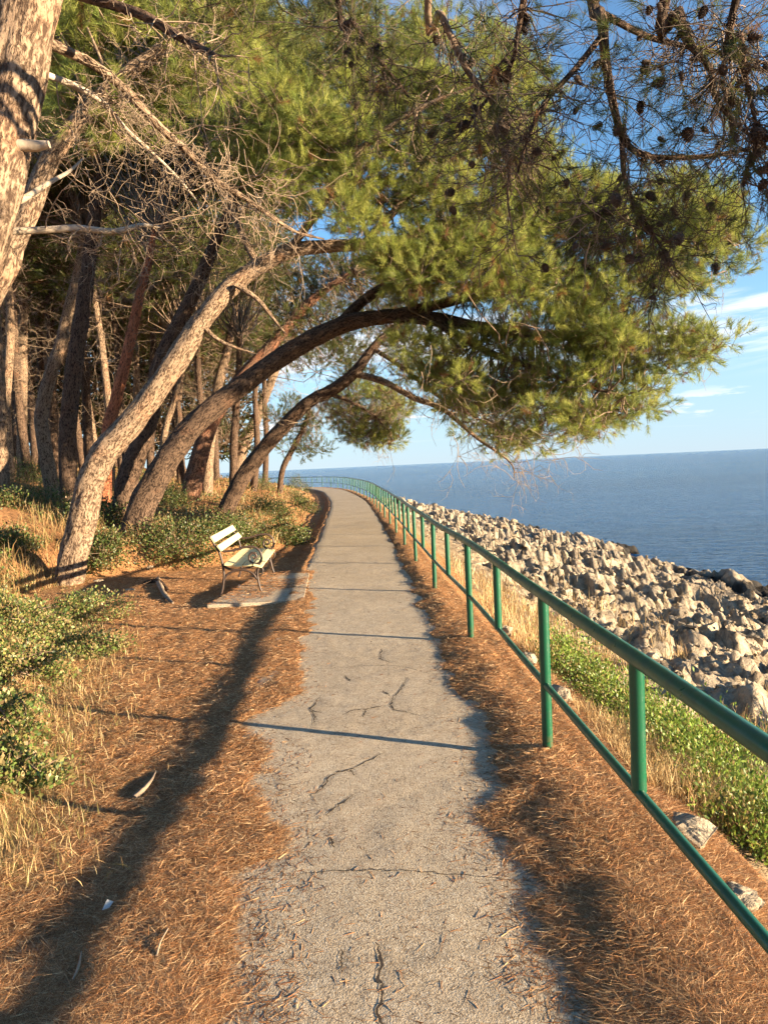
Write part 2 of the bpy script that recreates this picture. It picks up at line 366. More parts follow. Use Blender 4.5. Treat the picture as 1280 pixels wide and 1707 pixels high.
# ------------------------------------------------------------------ lie of the land
_f = [(1.02, -14), (0.98, -6), (0.93, 0), (0.88, 1.8), (0.82, 4.03), (0.73, 6.68), (0.60, 9.34), (0.48, 12.18), (0.38, 14.96), (0.26, 17.87), (0.14, 20.7), (-0.08, 25.2),
      (-0.42, 32), (-0.88, 38.5), (-1.62, 46.0), (-2.4, 53), (-3.6, 59.5), (-5.2, 64.5), (-7.4, 69), (-10.5, 73), (-15, 77), (-21, 80), (-30, 83), (-45, 85), (-70, 86)]
FEN = catmull(_f, 900)
_seg = np.hypot(*np.diff(FEN, axis=0).T); FS = np.concatenate([[0], np.cumsum(_seg)])
_t = np.gradient(FEN, axis=0); _t /= np.linalg.norm(_t, axis=1, keepdims=True); FN = np.stack([_t[:, 1], -_t[:, 0]], 1)   # normal to the sea side
S0 = float(np.interp(4.03, FEN[:300, 1], FS[:300]))
def fpt(s, u=0.0):
    x = np.interp(s, FS, FEN[:, 0]); y = np.interp(s, FS, FEN[:, 1]); nx = np.interp(s, FS, FN[:, 0]); ny = np.interp(s, FS, FN[:, 1])
    return x + nx * u, y + ny * u
def su(x, y):
    x = np.asarray(x, float).ravel(); y = np.asarray(y, float).ravel()
    u = np.empty(len(x)); s = np.empty(len(x)); C = FEN[::3]; CN = FN[::3]; CS = FS[::3]
    for a in range(0, len(x), 20000):
        dx = x[a:a + 20000, None] - C[None, :, 0]; dy = y[a:a + 20000, None] - C[None, :, 1]
        i = np.argmin(dx * dx + dy * dy, 1); r = np.arange(len(i))
        u[a:a + 20000] = dx[r, i] * CN[i, 0] + dy[r, i] * CN[i, 1]
        s[a:a + 20000] = CS[i] + dx[r, i] * CN[i, 1] * -1 + dy[r, i] * CN[i, 0]
    return s, u
PL, PR = -1.86, -0.20        # path edges, measured from the railing
def v0_of(y): return np.interp(y, [0, 3, 5, 7, 8.4, 9.6, 13.2, 14.6, 18, 25, 40, 90], [1.0, 1.0, 1.35, 1.75, 2.3, 4.3, 4.0, 1.0, 0.75, 0.8, 0.8, 0.9])
def cover(x, y, s, u):
    """how far needle litter lies over the concrete: >0.5 covered"""
    n = fbm(x * 2.1, y * 2.1, 4, 3) - 0.5; n2 = fbm(x * 9, y * 9, 3, 8) - 0.5
    ul = np.interp(y, [0, 2.2, 2.7, 3.3, 4.1, 4.8, 5.4, 6.5, 8, 10, 13, 16, 90], [-1.42, -1.36, -1.42, -1.34, -1.45, -1.64, -1.36, -1.42, -1.38, -1.45, -1.70, -1.84, -1.86])
    ur = np.interp(y, [0, 2.2, 2.8, 3.4, 4.2, 5.2, 6.5, 8.5, 12, 16, 90], [-0.40, -0.36, -0.42, -0.46, -0.34, -0.32, -0.34, -0.30, -0.26, -0.22, -0.2])
    d = np.maximum(ul - u, u - ur)
    return 0.5 + d * 4.0 + n * 1.3 + n2 * 0.7
def height(x, y, detail=True):
    sh = np.shape(x); x = np.asarray(x, float).ravel(); y = np.asarray(y, float).ravel()
    s, u = su(x, y)
    v = PL - u                                                     # distance left of the path edge
    v0 = v0_of(y) + (fbm(x * 0.5, y * 0.5, 3, 4) - 0.5) * 0.9
    b = v - v0
    left = -0.02 - 0.10 * sstep(8.5, 11, y) * sstep(0.0, 0.25, v) * (1 - sstep(60, 70, y)) + 0.32 * sstep(-0.15, 0.9, b) + 0.165 * np.clip(b, 0, 16)
    left = left + (fbm(x * 0.35, y * 0.35, 4, 6) - 0.5) * 0.5 * sstep(0.2, 2.5, b) + (fbm(x * 1.7, y * 1.7, 4, 5) - 0.5) * (0.035 + 0.06 * sstep(0, 1, b)) * sstep(0, 0.5, v)
    left = left + ((fbm(x * 8, y * 8, 3, 15) - 0.5) * 0.032 + (fbm(x * 3.3, y * 3.3, 3, 16) - 0.5) * 0.018) * sstep(0.0, 0.3, v)
    right = np.interp(u, [-0.3, 0.25, 0.5, 1.2, 2.5, 4.5, 8, 10, 11.5, 15, 30], [0.0, 0.0, -0.14, -0.62, -1.08, -1.55, -2.3, -2.72, -3.1, -4.4, -9])
    z = np.where(u < -0.9, left, right)
    on = (u > PL) & (u < 0.1)
    cv = cover(x, y, s, u)
    zp = -0.03 + 0.037 * sstep(0.15, 1.1, cv) + (fbm(x * 6, y * 6, 3, 12) - 0.5) * 0.012 + (fbm(x * 5, y * 5, 3, 12) - 0.5) * 0.03 * sstep(1.0, 1.8, cv)
    z = np.where(u >= PL, np.where(u < 0.1, zp, right), np.where(v < 0.3, left + (zp - left) * (1 - v / 0.3) * (1 - sstep(8.5, 10, y)), left))
    lump = 0.2 + 1.6 * fbm(x * 3.1, y * 3.1, 4, 22)
    z = z + 0.034 * lump * np.exp(-((u + 0.02) / 0.19) ** 2) * (1 - 0.5 * sstep(15, 30, y))
    return z.reshape(sh)
def hz(x, y): return float(height(np.array([x]), np.array([y]))[0])
def on_land(px, py, near=1.5, far=70):
    d = ray(px, py); ts = np.concatenate([np.arange(near, 25, 0.05), np.arange(25, far, 0.15)])
    P = np.array([0, 0, CAM_Z])[None] + d[None] * (ts / d[1])[:, None]
    h = height(P[:, 0], P[:, 1]); i = np.argmax(P[:, 2] < h)
    return P[i] if (P[:, 2] < h).any() else P[-1]

def grid_mesh(name, xs, ys, zfn, keep, material, smooth=True, colfn=None):
    X, Y = np.meshgrid(xs, ys); Z = zfn(X, Y); s, u = su(X, Y); U = u.reshape(X.shape)
    idx = np.arange(X.size).reshape(X.shape)
    F = np.stack([idx[:-1, :-1], idx[:-1, 1:], idx[1:, 1:], idx[1:, :-1]], -1).reshape(-1, 4)
    uc = ((U[:-1, :-1] + U[1:, 1:]) / 2).ravel()
    F = F[keep(uc)]
    used = np.unique(F); re = np.zeros(X.size, dtype=int); re[used] = np.arange(len(used))
    V = np.stack([X.ravel(), Y.ravel(), Z.ravel()], 1)[used]
    return tag(mesh_np(name, V, re[F], material, cols=None if colfn is None else colfn(V, u[used]), smooth=smooth), kind='structure')
def geo(a, b, st, g):
    o = [a]
    while o[-1] < b: o.append(o[-1] + st); st *= g
    return np.array(o)
gx = np.concatenate([-geo(3.4, 60, 0.05, 1.06)[::-1], np.arange(-3.36, 1.45, 0.03), np.arange(1.45, 2.5, 0.1)])
gy = np.concatenate([np.arange(-6, 1.4, 0.2), np.arange(1.4, 7, 0.03), geo(7, 100, 0.035, 1.018)])
grid_mesh('ground', gx, gy, lambda X, Y: height(X, Y), lambda u: u < 0.85, M_litter)

# ------------------------------------------------------------------ path
def px_lines(lst): return [np.array([on_plane(*p)[:2] for p in l]) for l in lst]
_c = lambda l: [(440 + a / 3.048, 1000 + b / 3.048) for a, b in l]
cracks = px_lines([_c([(722, 398), (708, 440), (685, 475), (655, 497), (640, 538), (660, 562), (720, 572), (790, 592)]), _c([(640, 538), (580, 548), (520, 560), (450, 566), (400, 590)]),
                   _c([(278, 498), (262, 530), (232, 556), (262, 570), (292, 577)]), _c([(240, 562), (258, 596), (246, 642)]),
                   _c([(610, 780), (520, 822), (450, 858), (380, 872), (330, 898), (300, 950), (230, 1000)]), _c([(430, 860), (460, 892)]),
                   _c([(270, 352), (330, 352), (480, 338), (640, 333), (720, 345), (820, 372), (900, 380)]), _c([(640, 320), (590, 300), (600, 250)]), _c([(410, 390), (440, 420)]),
                   _c([(515, 565), (500, 600)]), _c([(640, 490), (600, 465)]),
                   [(628, 1575), (634, 1600), (629, 1630), (638, 1655), (632, 1690), (636, 1720)], [(470, 1462), (540, 1455), (640, 1452), (760, 1460), (900, 1472)],
                   [(570, 1585), (566, 1620)], [(545, 1360), (560, 1345), (590, 1325)], [(552, 1395), (556, 1415)]])
def seg_dist(x, y, line):
    d = np.full(x.shape, 9.0)
    for a, b in zip(line[:-1], line[1:]):
        ab = b - a; t = np.clip(((x - a[0]) * ab[0] + (y - a[1]) * ab[1]) / (ab @ ab), 0, 1)
        d = np.minimum(d, np.hypot(x - a[0] - t * ab[0], y - a[1] - t * ab[1]))
    return d
def build_path():
    uu = np.linspace(PL, PR, 120)
    ss = np.concatenate([np.arange(S0 - 9, S0 - 2.5, 0.1), np.arange(S0 - 2.4, S0 + 3.2, 0.014), geo(S0 + 3.2, S0 + 9, 0.02, 1.012)])
    far = geo(S0 + 9, S0 + 110, 0.3, 1.01)
    def patch(ss, uu):
        Sg, Ug = np.meshgrid(ss, uu, indexing='ij'); x, y = fpt(Sg, Ug)
        edge = (fbm(x * 2.2, y * 2.2, 4, 31) - 0.5) * 0.16
        k = np.clip((PL + 0.3 - Ug) / 0.3, 0, 1); x = x + edge * k
        z = (fbm(x * 0.8, y * 0.8, 3, 2) - 0.5) * 0.016 + (fbm(x * 7, y * 7, 4, 9) - 0.5) * 0.007
        near = (y > 1.2) & (y < 8)
        for i, l in enumerate(cracks):
            xs_, ys_ = x[near], y[near]
            d = seg_dist(xs_, ys_, l); dep = 0.001 if i in (6, 12) else 0.002
            w = 0.012 * (0.5 + 1.2 * fbm(xs_ * 6, ys_ * 6, 2, 50 + i))
            z[near] -= dep * np.exp(-(d / w) ** 2)
        z = z - 0.03 * sstep(0.12, 0.0, Ug - PL)
        return np.stack([x, y, z], -1)
    G = patch(ss, uu); G2 = patch(far, np.linspace(PL, PR, 15))
    Vs, Fs, off = [], [], 0
    for g in (G, G2):
        sk = g[:, :1].copy(); sk[..., 2] -= 0.2; g = np.concatenate([sk, g], 1)      # the exposed left edge of the slab
        idx = np.arange(g.shape[0] * g.shape[1]).reshape(g.shape[:2]) + off; off += idx.size
        Vs.append(g.reshape(-1, 3)); Fs.append(np.stack([idx[:-1, :-1], idx[1:, :-1], idx[1:, 1:], idx[:-1, 1:]], -1).reshape(-1, 4)[:, ::-1])
    o = tag(mesh_np('path', np.vstack(Vs), np.vstack(Fs), M_conc, smooth=True), kind='structure')
    # cracks: jagged dirt-filled gaps, each a narrow ribbon following the surface
    r_ = np.random.default_rng(5)
    for i, l in enumerate(cracks):
        n_ = max(8, int(np.hypot(*np.diff(l, axis=0).T).sum() / 0.018)); t = np.linspace(0, len(l) - 1, n_); c = np.stack([np.interp(t, range(len(l)), l[:, k_]) for k_ in (0, 1)], 1)
        c += r_.normal(size=c.shape) * 0.0045; d = np.gradient(c, axis=0); d /= np.linalg.norm(d, axis=1, keepdims=True) + 1e-9; nn = np.stack([-d[:, 1], d[:, 0]], 1)
        w = (0.0024 if i in (6, 12) else 0.0055) * np.sin(np.linspace(0.12, math.pi - 0.12, n_)) ** 0.5 * r_.uniform(0.35, 1.6, n_)
        zc = (fbm(c[:, 0] * 0.8, c[:, 1] * 0.8, 3, 2) - 0.5) * 0.016 + (fbm(c[:, 0] * 7, c[:, 1] * 7, 4, 9) - 0.5) * 0.007
        V = np.concatenate([np.column_stack([c + nn * w[:, None], zc + 0.0015]), np.column_stack([c - nn * w[:, None], zc + 0.0015])]); a_ = np.arange(n_ - 1)
        ck = mesh_np('crack', V, np.stack([a_, a_ + 1, a_ + 1 + n_, a_ + n_], 1), M_dirt); ck.parent = o
M_dirt = simple('crack_dirt', (0.035, 0.024, 0.016), 0.95, 0.3, 60, 0)
build_path()
# concrete pad in front of the bench
bm = bmesh.new()
pad = [on_plane(345, 1006, 0.03), on_plane(506, 998, 0.03), on_plane(516, 953, 0.03), on_plane(438, 953, 0.03)]
vt = [bm.verts.new((p[0], p[1], 0.012)) for p in pad]; f = bm.faces.new(vt)
ex = bmesh.ops.extrude_face_region(bm, geom=[f]); bmesh.ops.translate(bm, vec=(0, 0, -0.2), verts=[g for g in ex['geom'] if isinstance(g, bmesh.types.BMVert)])
tag(bm_obj('bench_pad', bm, M_conc, bevel=0.008), 'low concrete pad between the cream bench and the path', kind='structure')

# ------------------------------------------------------------------ rocky shore and sea
def shore_z(X, Y):
    z = height(X, Y); s, u = su(X, Y); u = u.reshape(X.shape)
    rk = sstep(1.6, 3.6, u + (fbm(X * 0.6, Y * 0.6, 3, 60) - 0.5) * 2.0)
    f1, f2, r = cell(X * 1.1, Y * 1.1, 3); g1, g2, q = cell(X * 3.1 + f1, Y * 3.1, 5); k1, k2, kq = cell(X * 8, Y * 8, 8)
    rel = (r - 0.45) * 0.30 + 0.2 * np.minimum(f2 - f1, 0.5) + (q - 0.5) * 0.32 + 0.24 * np.minimum(g2 - g1, 0.4) + (kq - 0.5) * 0.12 + 0.10 * np.minimum(k2 - k1, 0.4) + (fbm(X * 0.25, Y * 0.25, 4, 61) - 0.5) * 1.1
    small = (fbm(X * 2, Y * 2, 4, 62) - 0.5) * 0.16
    drop = 0.03 * (u < 0.95)
    return z + rk * rel + (1 - rk) * small * sstep(0.5, 0.9, u) - drop
def shore_col(V, u):
    rk = sstep(1.4, 3.0, u + (fbm(V[:, 0] * 0.6, V[:, 1] * 0.6, 3, 60) - 0.5) * 2.0 + (fbm(V[:, 0] * 3, V[:, 1] * 3, 3, 66) - 0.5) * 1.2)
    return np.repeat(rk[:, None], 3, 1)
sx = np.concatenate([-geo(1, 75, 0.2, 1.05)[::-1], np.arange(-0.9, 1, 0.12), np.arange(1.0, 9, 0.05), geo(9, 30, 0.06, 1.02)])
sy = np.concatenate([np.arange(-14, 2, 0.4), geo(2, 115, 0.04, 1.0125)])
grid_mesh('shore', sx, sy, shore_z, lambda u: (u > 0.62) & (u < 22), M_shore, smooth=False, colfn=shore_col)
SEA = -3.0
bm = bmesh.new(); R_ = 30000
bm.faces.new([bm.verts.new(p) for p in ((-R_, -R_, SEA), (R_, -R_, SEA), (R_, R_, SEA), (-R_, R_, SEA))])
tag(bm_obj('sea', bm, M_sea), kind='structure')

rg = np.random.default_rng(7)
def rock_mesh(i, n=26, flat=0.65, fine=True):
    r = np.random.default_rng(100 + i); bm = bmesh.new()
    for _ in range(n):
        p = r.normal(size=3); p /= np.linalg.norm(p); p *= r.uniform(0.8, 1.0); bm.verts.new((p[0], p[1] * r.uniform(0.75, 1), p[2] * flat))
    h = bmesh.ops.convex_hull(bm, input=bm.verts)
    bmesh.ops.delete(bm, geom=[g for g in h['geom_interior'] if isinstance(g, bmesh.types.BMVert)], context='VERTS')
    if fine:
        bmesh.ops.triangulate(bm, faces=bm.faces); bmesh.ops.subdivide_edges(bm, edges=bm.edges[:], cuts=1, use_grid_fill=True)
        for v in bm.verts: v.co *= 1 + r.normal() * 0.075
    bmesh.ops.triangulate(bm, faces=bm.faces)
    me = bpy.data.meshes.new('rock'); bm.to_mesh(me); bm.free(); me.materials.append(M_rock); return me
ROCKS = [rock_mesh(i, [16, 20, 26, 30][i % 4], [0.55, 0.7, 0.85][i % 3]) for i in range(12)]
def rock_tris(me):
    V = np.array([v.co[:] for v in me.vertices]); return V[np.array([p.vertices[:] for p in me.polygons])]
RT = [rock_tris(rock_mesh(i, 14, [0.55, 0.7, 0.85][i % 3], False)) for i in range(12)]
def shore_spot(r, umin, umax, dmin, dmax):
    d = math.exp(r.uniform(math.log(dmin), math.log(dmax))); u = r.uniform(umin, umax)
    s = float(np.interp(d, FEN[:700, 1], FS[:700])); x, y = fpt(s, u); return float(x), float(y)
pts = np.array([shore_spot(rg, 2.3, 11.0, 5, 75) for _ in range(300)])
pz = shore_z(pts[:, 0], pts[:, 1])
for (x, y), z in zip(pts, pz):
    o = bpy.data.objects.new('shore_rock', ROCKS[rg.integers(12)]); sc = float(np.clip(rg.lognormal(-1.95, 0.45), 0.07, 0.34))
    o.location = (x, y, z - sc * 0.25); o.rotation_euler = tuple(rg.uniform(-0.6, 0.6, 2)) + (rg.uniform(0, 6.28),); o.scale = (sc, sc * rg.uniform(0.6, 1), sc * rg.uniform(0.5, 0.85))
    link(o); tag(o, 'loose pale limestone rock on the jagged shore below the railing', 'rock', 'loose limestone rocks along the shore')
n = 8000
pts = np.array([shore_spot(rg, 1.2, 11.2, 4, 85) for _ in range(n)]); pz = shore_z(pts[:, 0], pts[:, 1]); tris = []
for i in range(n):
    sc = rg.lognormal(-2.95, 0.6) * (0.65 + 0.02 * pts[i, 1]); a = rg.uniform(0, 6.28); c_, s_ = math.cos(a), math.sin(a)
    T = RT[rg.integers(12)] * np.array([1, rg.uniform(0.6, 1), rg.uniform(0.7, 1.3)]) * sc
    b_ = rg.uniform(-0.5, 0.5); T = np.stack([T[..., 0], T[..., 1] * math.cos(b_) - T[..., 2] * math.sin(b_), T[..., 1] * math.sin(b_) + T[..., 2] * math.cos(b_)], -1)
    tris.append(np.stack([T[..., 0] * c_ - T[..., 1] * s_ + pts[i, 0], T[..., 0] * s_ + T[..., 1] * c_ + pts[i, 1], T[..., 2] + pz[i] - sc * 0.25], -1))
T = np.concatenate(tris); tag(mesh_np('shore_rubble', T.reshape(-1, 3), np.arange(len(T) * 3).reshape(-1, 3), M_rock), 'small broken limestone rubble scattered over the rocky shore', 'rubble', kind='stuff')
def rock_at(px, py, z, sc, i, label, cat='rock', scale=(1, 1, 1), rot=(0, 0, 0), name='boulder', sink=0.2, d=None):
    p = on_plane(px, py, z); o = bpy.data.objects.new(name, ROCKS[i]); o.location = (p[0], p[1], p[2] - sink * sc); o.scale = tuple(sc * a for a in scale); o.rotation_euler = rot
    link(o); return tag(o, label, cat)
rock_at(1175, 1085, -1.45, 0.36, 2, 'pointed pale boulder standing up from the rocks behind the railing', scale=(0.8, 0.9, 1.25), sink=-0.35)
rock_at(1235, 1090, -1.45, 0.4, 7, 'broad rounded boulder just right of the pointed boulder', scale=(1.1, 0.8, 0.7), sink=-0.2)
rock_at(1110, 1140, -1.2, 0.34, 4, 'low flat boulder in front of the pointed boulder', scale=(1.2, 0.8, 0.55), sink=0.0)
rock_at(1245, 1165, -1.25, 0.36, 9, 'cracked flat rock at the right edge above the green shrubs', scale=(1.3, 0.8, 0.6), sink=0.0)
rock_at(1155, 1385, -0.08, 0.17, 1, 'flat grey edging stone beside the green shrub nearest the railing', scale=(0.8, 1.3, 0.5), name='edging_stone', sink=0.1)
rock_at(1225, 1490, -0.05, 0.10, 3, 'small edging stone low at the right border below the lower rail', scale=(0.9, 1.3, 0.6), name='edging_stone', sink=0.1)
rock_at(930, 1160, -0.08, 0.16, 5, 'tan edging stone just behind the nearest full railing post', scale=(0.7, 1.4, 0.7), name='edging_stone', sink=0.1)
rock_at(880, 1095, -0.06, 0.14, 6, 'small tan edging stone left of the nearest full railing post', scale=(0.7, 1.3, 0.7), name='edging_stone', sink=0.1)
rock_at(842, 1052, -0.06, 0.14, 8, 'rounded edging stone behind the lower rail near the dry grass', scale=(0.7, 1.3, 0.8), name='edging_stone', sink=0.1)
rock_at(217, 983, 0.02, 0.075, 0, 'pale flat stone on the litter right of the leaning tan pine', scale=(1.2, 0.8, 0.5), name='stone', sink=0.0)
rock_at(250, 945, 0.02, 0.07, 2, 'small whitish stone near the bleached root behind the bench', scale=(1, 0.8, 0.5), name='stone', sink=0.0)
rock_at(165, 968, 0.02, 0.07, 5, 'narrow pale stone closest to the foot of the leaning tan pine', scale=(1.3, 0.7, 0.4), name='stone', sink=0.0)

# ------------------------------------------------------------------ railing
rail = empty('railing', (*fpt(S0), 0), 'green tubular steel railing following the seaward side of the path', 'railing')
RS = np.concatenate([np.arange(S0 - 8.4, S0 + 20, 0.25), np.arange(S0 + 20, S0 + 95, 0.5)])
def rail_line(name, z, r, sides):
    x, y = fpt(RS); wob = 0.006 * np.sin(RS * 1.3)
    P = np.stack([x, y, np.full(len(RS), z) + wob], 1)
    V, F, U = tubes_arr(P[None], np.full((1, len(RS)), r), sides, (0, 0, 1)); mesh_np(name, V, F, M_green, rail, smooth=True)
rail_line('top_rail', 0.885, 0.0295, 20); rail_line('middle_rail', 0.40, 0.0185, 16)
def post_mesh(r, z0, z1):
    P = np.stack([np.zeros(8), np.zeros(8), np.linspace(z0, z1, 8)], 1); V, F, U = tubes_arr(P[None], np.full((1, 8), r), 16, (1, 0, 0))
    o = mesh_np('post', V, F, M_green, None, smooth=True); me = o.data; bpy.data.objects.remove(o); return me
PM = post_mesh(0.0285, -0.25, 0.87); PM2 = post_mesh(0.0265, 0.405, 0.87)
for i in range(-3, 34):
    for nm, me, ds in (('post', PM, 0), ('short_post', PM2, 1.375)):
        s = S0 + 2.75 * i + ds; x, y = fpt(s)
        o = bpy.data.objects.new(nm, me); link(o, rail); o.location = (float(x) - rail.location.x, float(y) - rail.location.y, 0.006 * math.sin(s * 1.3)); o.rotation_euler = (0.006 * math.sin(i * 7.1), 0.008 * math.sin(i * 3.7), 0)

# ------------------------------------------------------------------ bench
bb = np.array([-1.93, 10.05, -0.03]); bd = np.array([-0.055, 1, 0]); bd /= np.linalg.norm(bd); bf = np.array([bd[1], -bd[0], 0])
bench = empty('bench', bb, 'park bench with cream slats and scrolled brown iron ends', 'bench')
def bp(u, v, l): return bb + bf * u + bd * l + np.array([0, 0, v])
K = 737.0
def bc(x, y): return ((x - 478) / K, (878 - y) / K)          # frame drawing -> metres (u forward, v up)
frame = dict(
    rear_leg=[(203, 280), (240, 360), (285, 440), (305, 520), (318, 620), (320, 680), (308, 760), (292, 830), (268, 885)],
    front_leg=[(690, 545), (662, 590), (645, 660), (645, 720), (658, 800), (680, 875)],
    seat_bearer=[(312, 560), (345, 598), (400, 622), (480, 625), (560, 607), (640, 585), (692, 548)],
    arm=[(285, 425), (345, 440), (430, 432), (520, 410), (600, 406), (650, 424), (685, 470), (690, 530), (660, 572), (610, 572), (577, 540), (572, 500), (595, 470), (630, 474), (642, 502), (622, 522), (608, 508)],
    leg_brace=[(322, 715), (352, 668), (410, 640), (480, 628), (545, 640), (600, 672), (640, 730)],
    scroll=[(655, 605), (690, 618), (697, 650), (680, 688), (645, 690), (625, 660), (640, 635), (665, 645)])
LB = 1.92
for l in (0.03, LB):
    fr = bm = None
    e = None
    Vs, Fs, off = [], [], 0
    parts = []
    for nm, pl_ in frame.items():
        P = catmull([bp(*bc(*q), l) for q in pl_], 40 if nm == 'arm' else 24)
        V, F, U = tubes_arr(P[None], np.full((1, len(P)), 0.0155 if nm != 'scroll' else 0.011), 10, tuple(bd))
        if nm == 'rear_leg': side = mesh_np('end_frame', V, F, M_iron, bench, smooth=True)
        else: parts.append((nm, V, F))
    for nm, V, F in parts:
        o = mesh_np(nm, V - bb, F, M_iron, None, smooth=True); o.parent = side
def slat(u0, v0, u1, v1, nm, th=0.026):
    a = bp(u0, v0, 0) - bp(u1, v1, 0); w = np.linalg.norm(a); a /= w; nrm = np.cross(bd, a)
    bm = bmesh.new(); c = (bp(u0, v0, 0) + bp(u1, v1, 0)) / 2 + bd * (LB / 2 + 0.015) - bb; box_bm(bm, c, LB + 0.10, w, th, (bd, a, nrm)); bm_obj(nm, bm, M_cream, bench, bevel=0.004)
slat(*bc(220, 286), *bc(256, 346), 'back_slat'); slat(*bc(278, 376), *bc(318, 432), 'back_slat')
slat(*bc(335, 562), *bc(412, 578), 'seat_slat'); slat(*bc(424, 579), *bc(505, 582), 'seat_slat'); slat(*bc(517, 581), *bc(598, 580), 'seat_slat'); slat(*bc(610, 580), *bc(694, 606), 'seat_slat')

# ------------------------------------------------------------------ foliage machinery
def tuft_tmpl(seed, n, tl, nl, w, amin=0.5, amax=1.05):
    """one needle spray, an object that the crowns scatter by geometry nodes"""
    r = np.random.default_rng(seed); T = []; var = []; col = []
    for i in range(n):
        z = tl * r.uniform(0.15, 1.0); ph = r.uniform(0, 6.283); a = r.uniform(amin, amax) * (1.15 - 0.5 * z / tl)
        d = np.array([math.sin(a) * math.cos(ph), math.sin(a) * math.sin(ph), math.cos(a)]); p = np.array([0, 0, z])
        s = np.cross(d, r.normal(size=3)); s /= np.linalg.norm(s)
        L = nl * r.uniform(0.7, 1.15); T.append([p - s * w / 2, p + s * w / 2, p + d * L]); col.append([r.uniform(0.7, 1.3), 0, 0])
    for i in range(2):
        s = np.array([math.cos(i * 1.6), math.sin(i * 1.6), 0]) * w * 0.8
        T.append([-s + [0, 0, -tl * 0.4], s + [0, 0, -tl * 0.4], [0, 0, tl]]); col.append([1, 1, 0])
    T = np.array(T); o = mesh_np('needle_spray', T.reshape(-1, 3), np.arange(len(T) * 3).reshape(-1, 3), M_spray, None, cols=np.repeat(np.array(col), 3, 0))
    S.collection.objects.unlink(o); return o
def spraymat():
    M, nt, b, o = mat('pine_needles'); n = N(nt)
    tone = n.new('ShaderNodeAttribute', attribute_name='Tone', attribute_type='INSTANCER').outputs['Color']
    v = n.new('ShaderNodeSeparateColor', {0: n.new('ShaderNodeAttribute', attribute_name='Col').outputs['Color']})
    c = n.mix(v.outputs[1], n.new('ShaderNodeVectorMath', {0: tone, 'Scale': v.outputs[0]}, operation='SCALE').outputs[0], (0.13, 0.085, 0.055))
    nt.links.new(c, b.inputs['Base Color']); b.inputs['Roughness'].default_value = 0.5; b.inputs['Specular IOR Level'].default_value = 0.3
    t = n.new('ShaderNodeBsdfTranslucent', {'Color': c}); mx = n.new('ShaderNodeMixShader', {0: 0.48, 1: b.outputs[0], 2: t.outputs[0]})
    nt.links.new(mx.outputs[0], o.inputs[0]); return M
M_spray = spraymat()
TUFTS = [tuft_tmpl(i, 72, 0.17, 0.115, 0.0042, 0.45, 1.15) for i in range(6)]
TUFTS_FAR = [tuft_tmpl(20 + i, 40, 0.22, 0.13, 0.0085) for i in range(5)]
TUFTS_BACK = [tuft_tmpl(30 + i, 30, 0.32, 0.20, 0.017) for i in range(5)]
TUFTS_NEAR = [tuft_tmpl(40 + i, 50, 0.10, 0.075, 0.0019) for i in range(5)]
def frames(D, r):
    D = D / (np.linalg.norm(D, axis=1, keepdims=True) + 1e-9)
    A = np.cross(D, r.normal(size=D.shape)); A /= np.linalg.norm(A, axis=1, keepdims=True) + 1e-9
    return np.stack([A, np.cross(D, A), D], -1)
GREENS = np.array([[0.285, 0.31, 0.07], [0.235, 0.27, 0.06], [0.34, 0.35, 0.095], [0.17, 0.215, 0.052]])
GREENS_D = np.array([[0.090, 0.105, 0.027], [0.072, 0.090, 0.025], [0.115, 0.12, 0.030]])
BROWN = np.array([0.20, 0.10, 0.042]); TWG = np.array([0.13, 0.085, 0.055])
_GN = {}
def spray_group(tm):
    k = tm[0].name
    if k in _GN: return _GN[k]
    g = bpy.data.node_groups.new('scatter_sprays', 'GeometryNodeTree'); g.interface.new_socket('Geometry', in_out='INPUT', socket_type='NodeSocketGeometry'); g.interface.new_socket('Geometry', in_out='OUTPUT', socket_type='NodeSocketGeometry')
    gi = g.nodes.new('NodeGroupInput'); go = g.nodes.new('NodeGroupOutput'); ip = g.nodes.new('GeometryNodeInstanceOnPoints'); L = g.links.new
    def attr(nm, ty):
        q = g.nodes.new('GeometryNodeInputNamedAttribute'); q.data_type = ty; q.inputs['Name'].default_value = nm; return q.outputs['Attribute']
    sets = g.nodes.new('GeometryNodeGeometryToInstance')
    for o in reversed(tm):
        q = g.nodes.new('GeometryNodeObjectInfo'); q.inputs['Object'].default_value = o; L(q.outputs['Geometry'], sets.inputs[0])
    L(gi.outputs[0], ip.inputs['Points']); L(sets.outputs[0], ip.inputs['Instance']); ip.inputs['Pick Instance'].default_value = True
    L(attr('which', 'INT'), ip.inputs['Instance Index']); L(attr('turn', 'QUATERNION'), ip.inputs['Rotation']); L(attr('size', 'FLOAT'), ip.inputs['Scale'])
    L(ip.outputs[0], go.inputs[0]); _GN[k] = g; return g
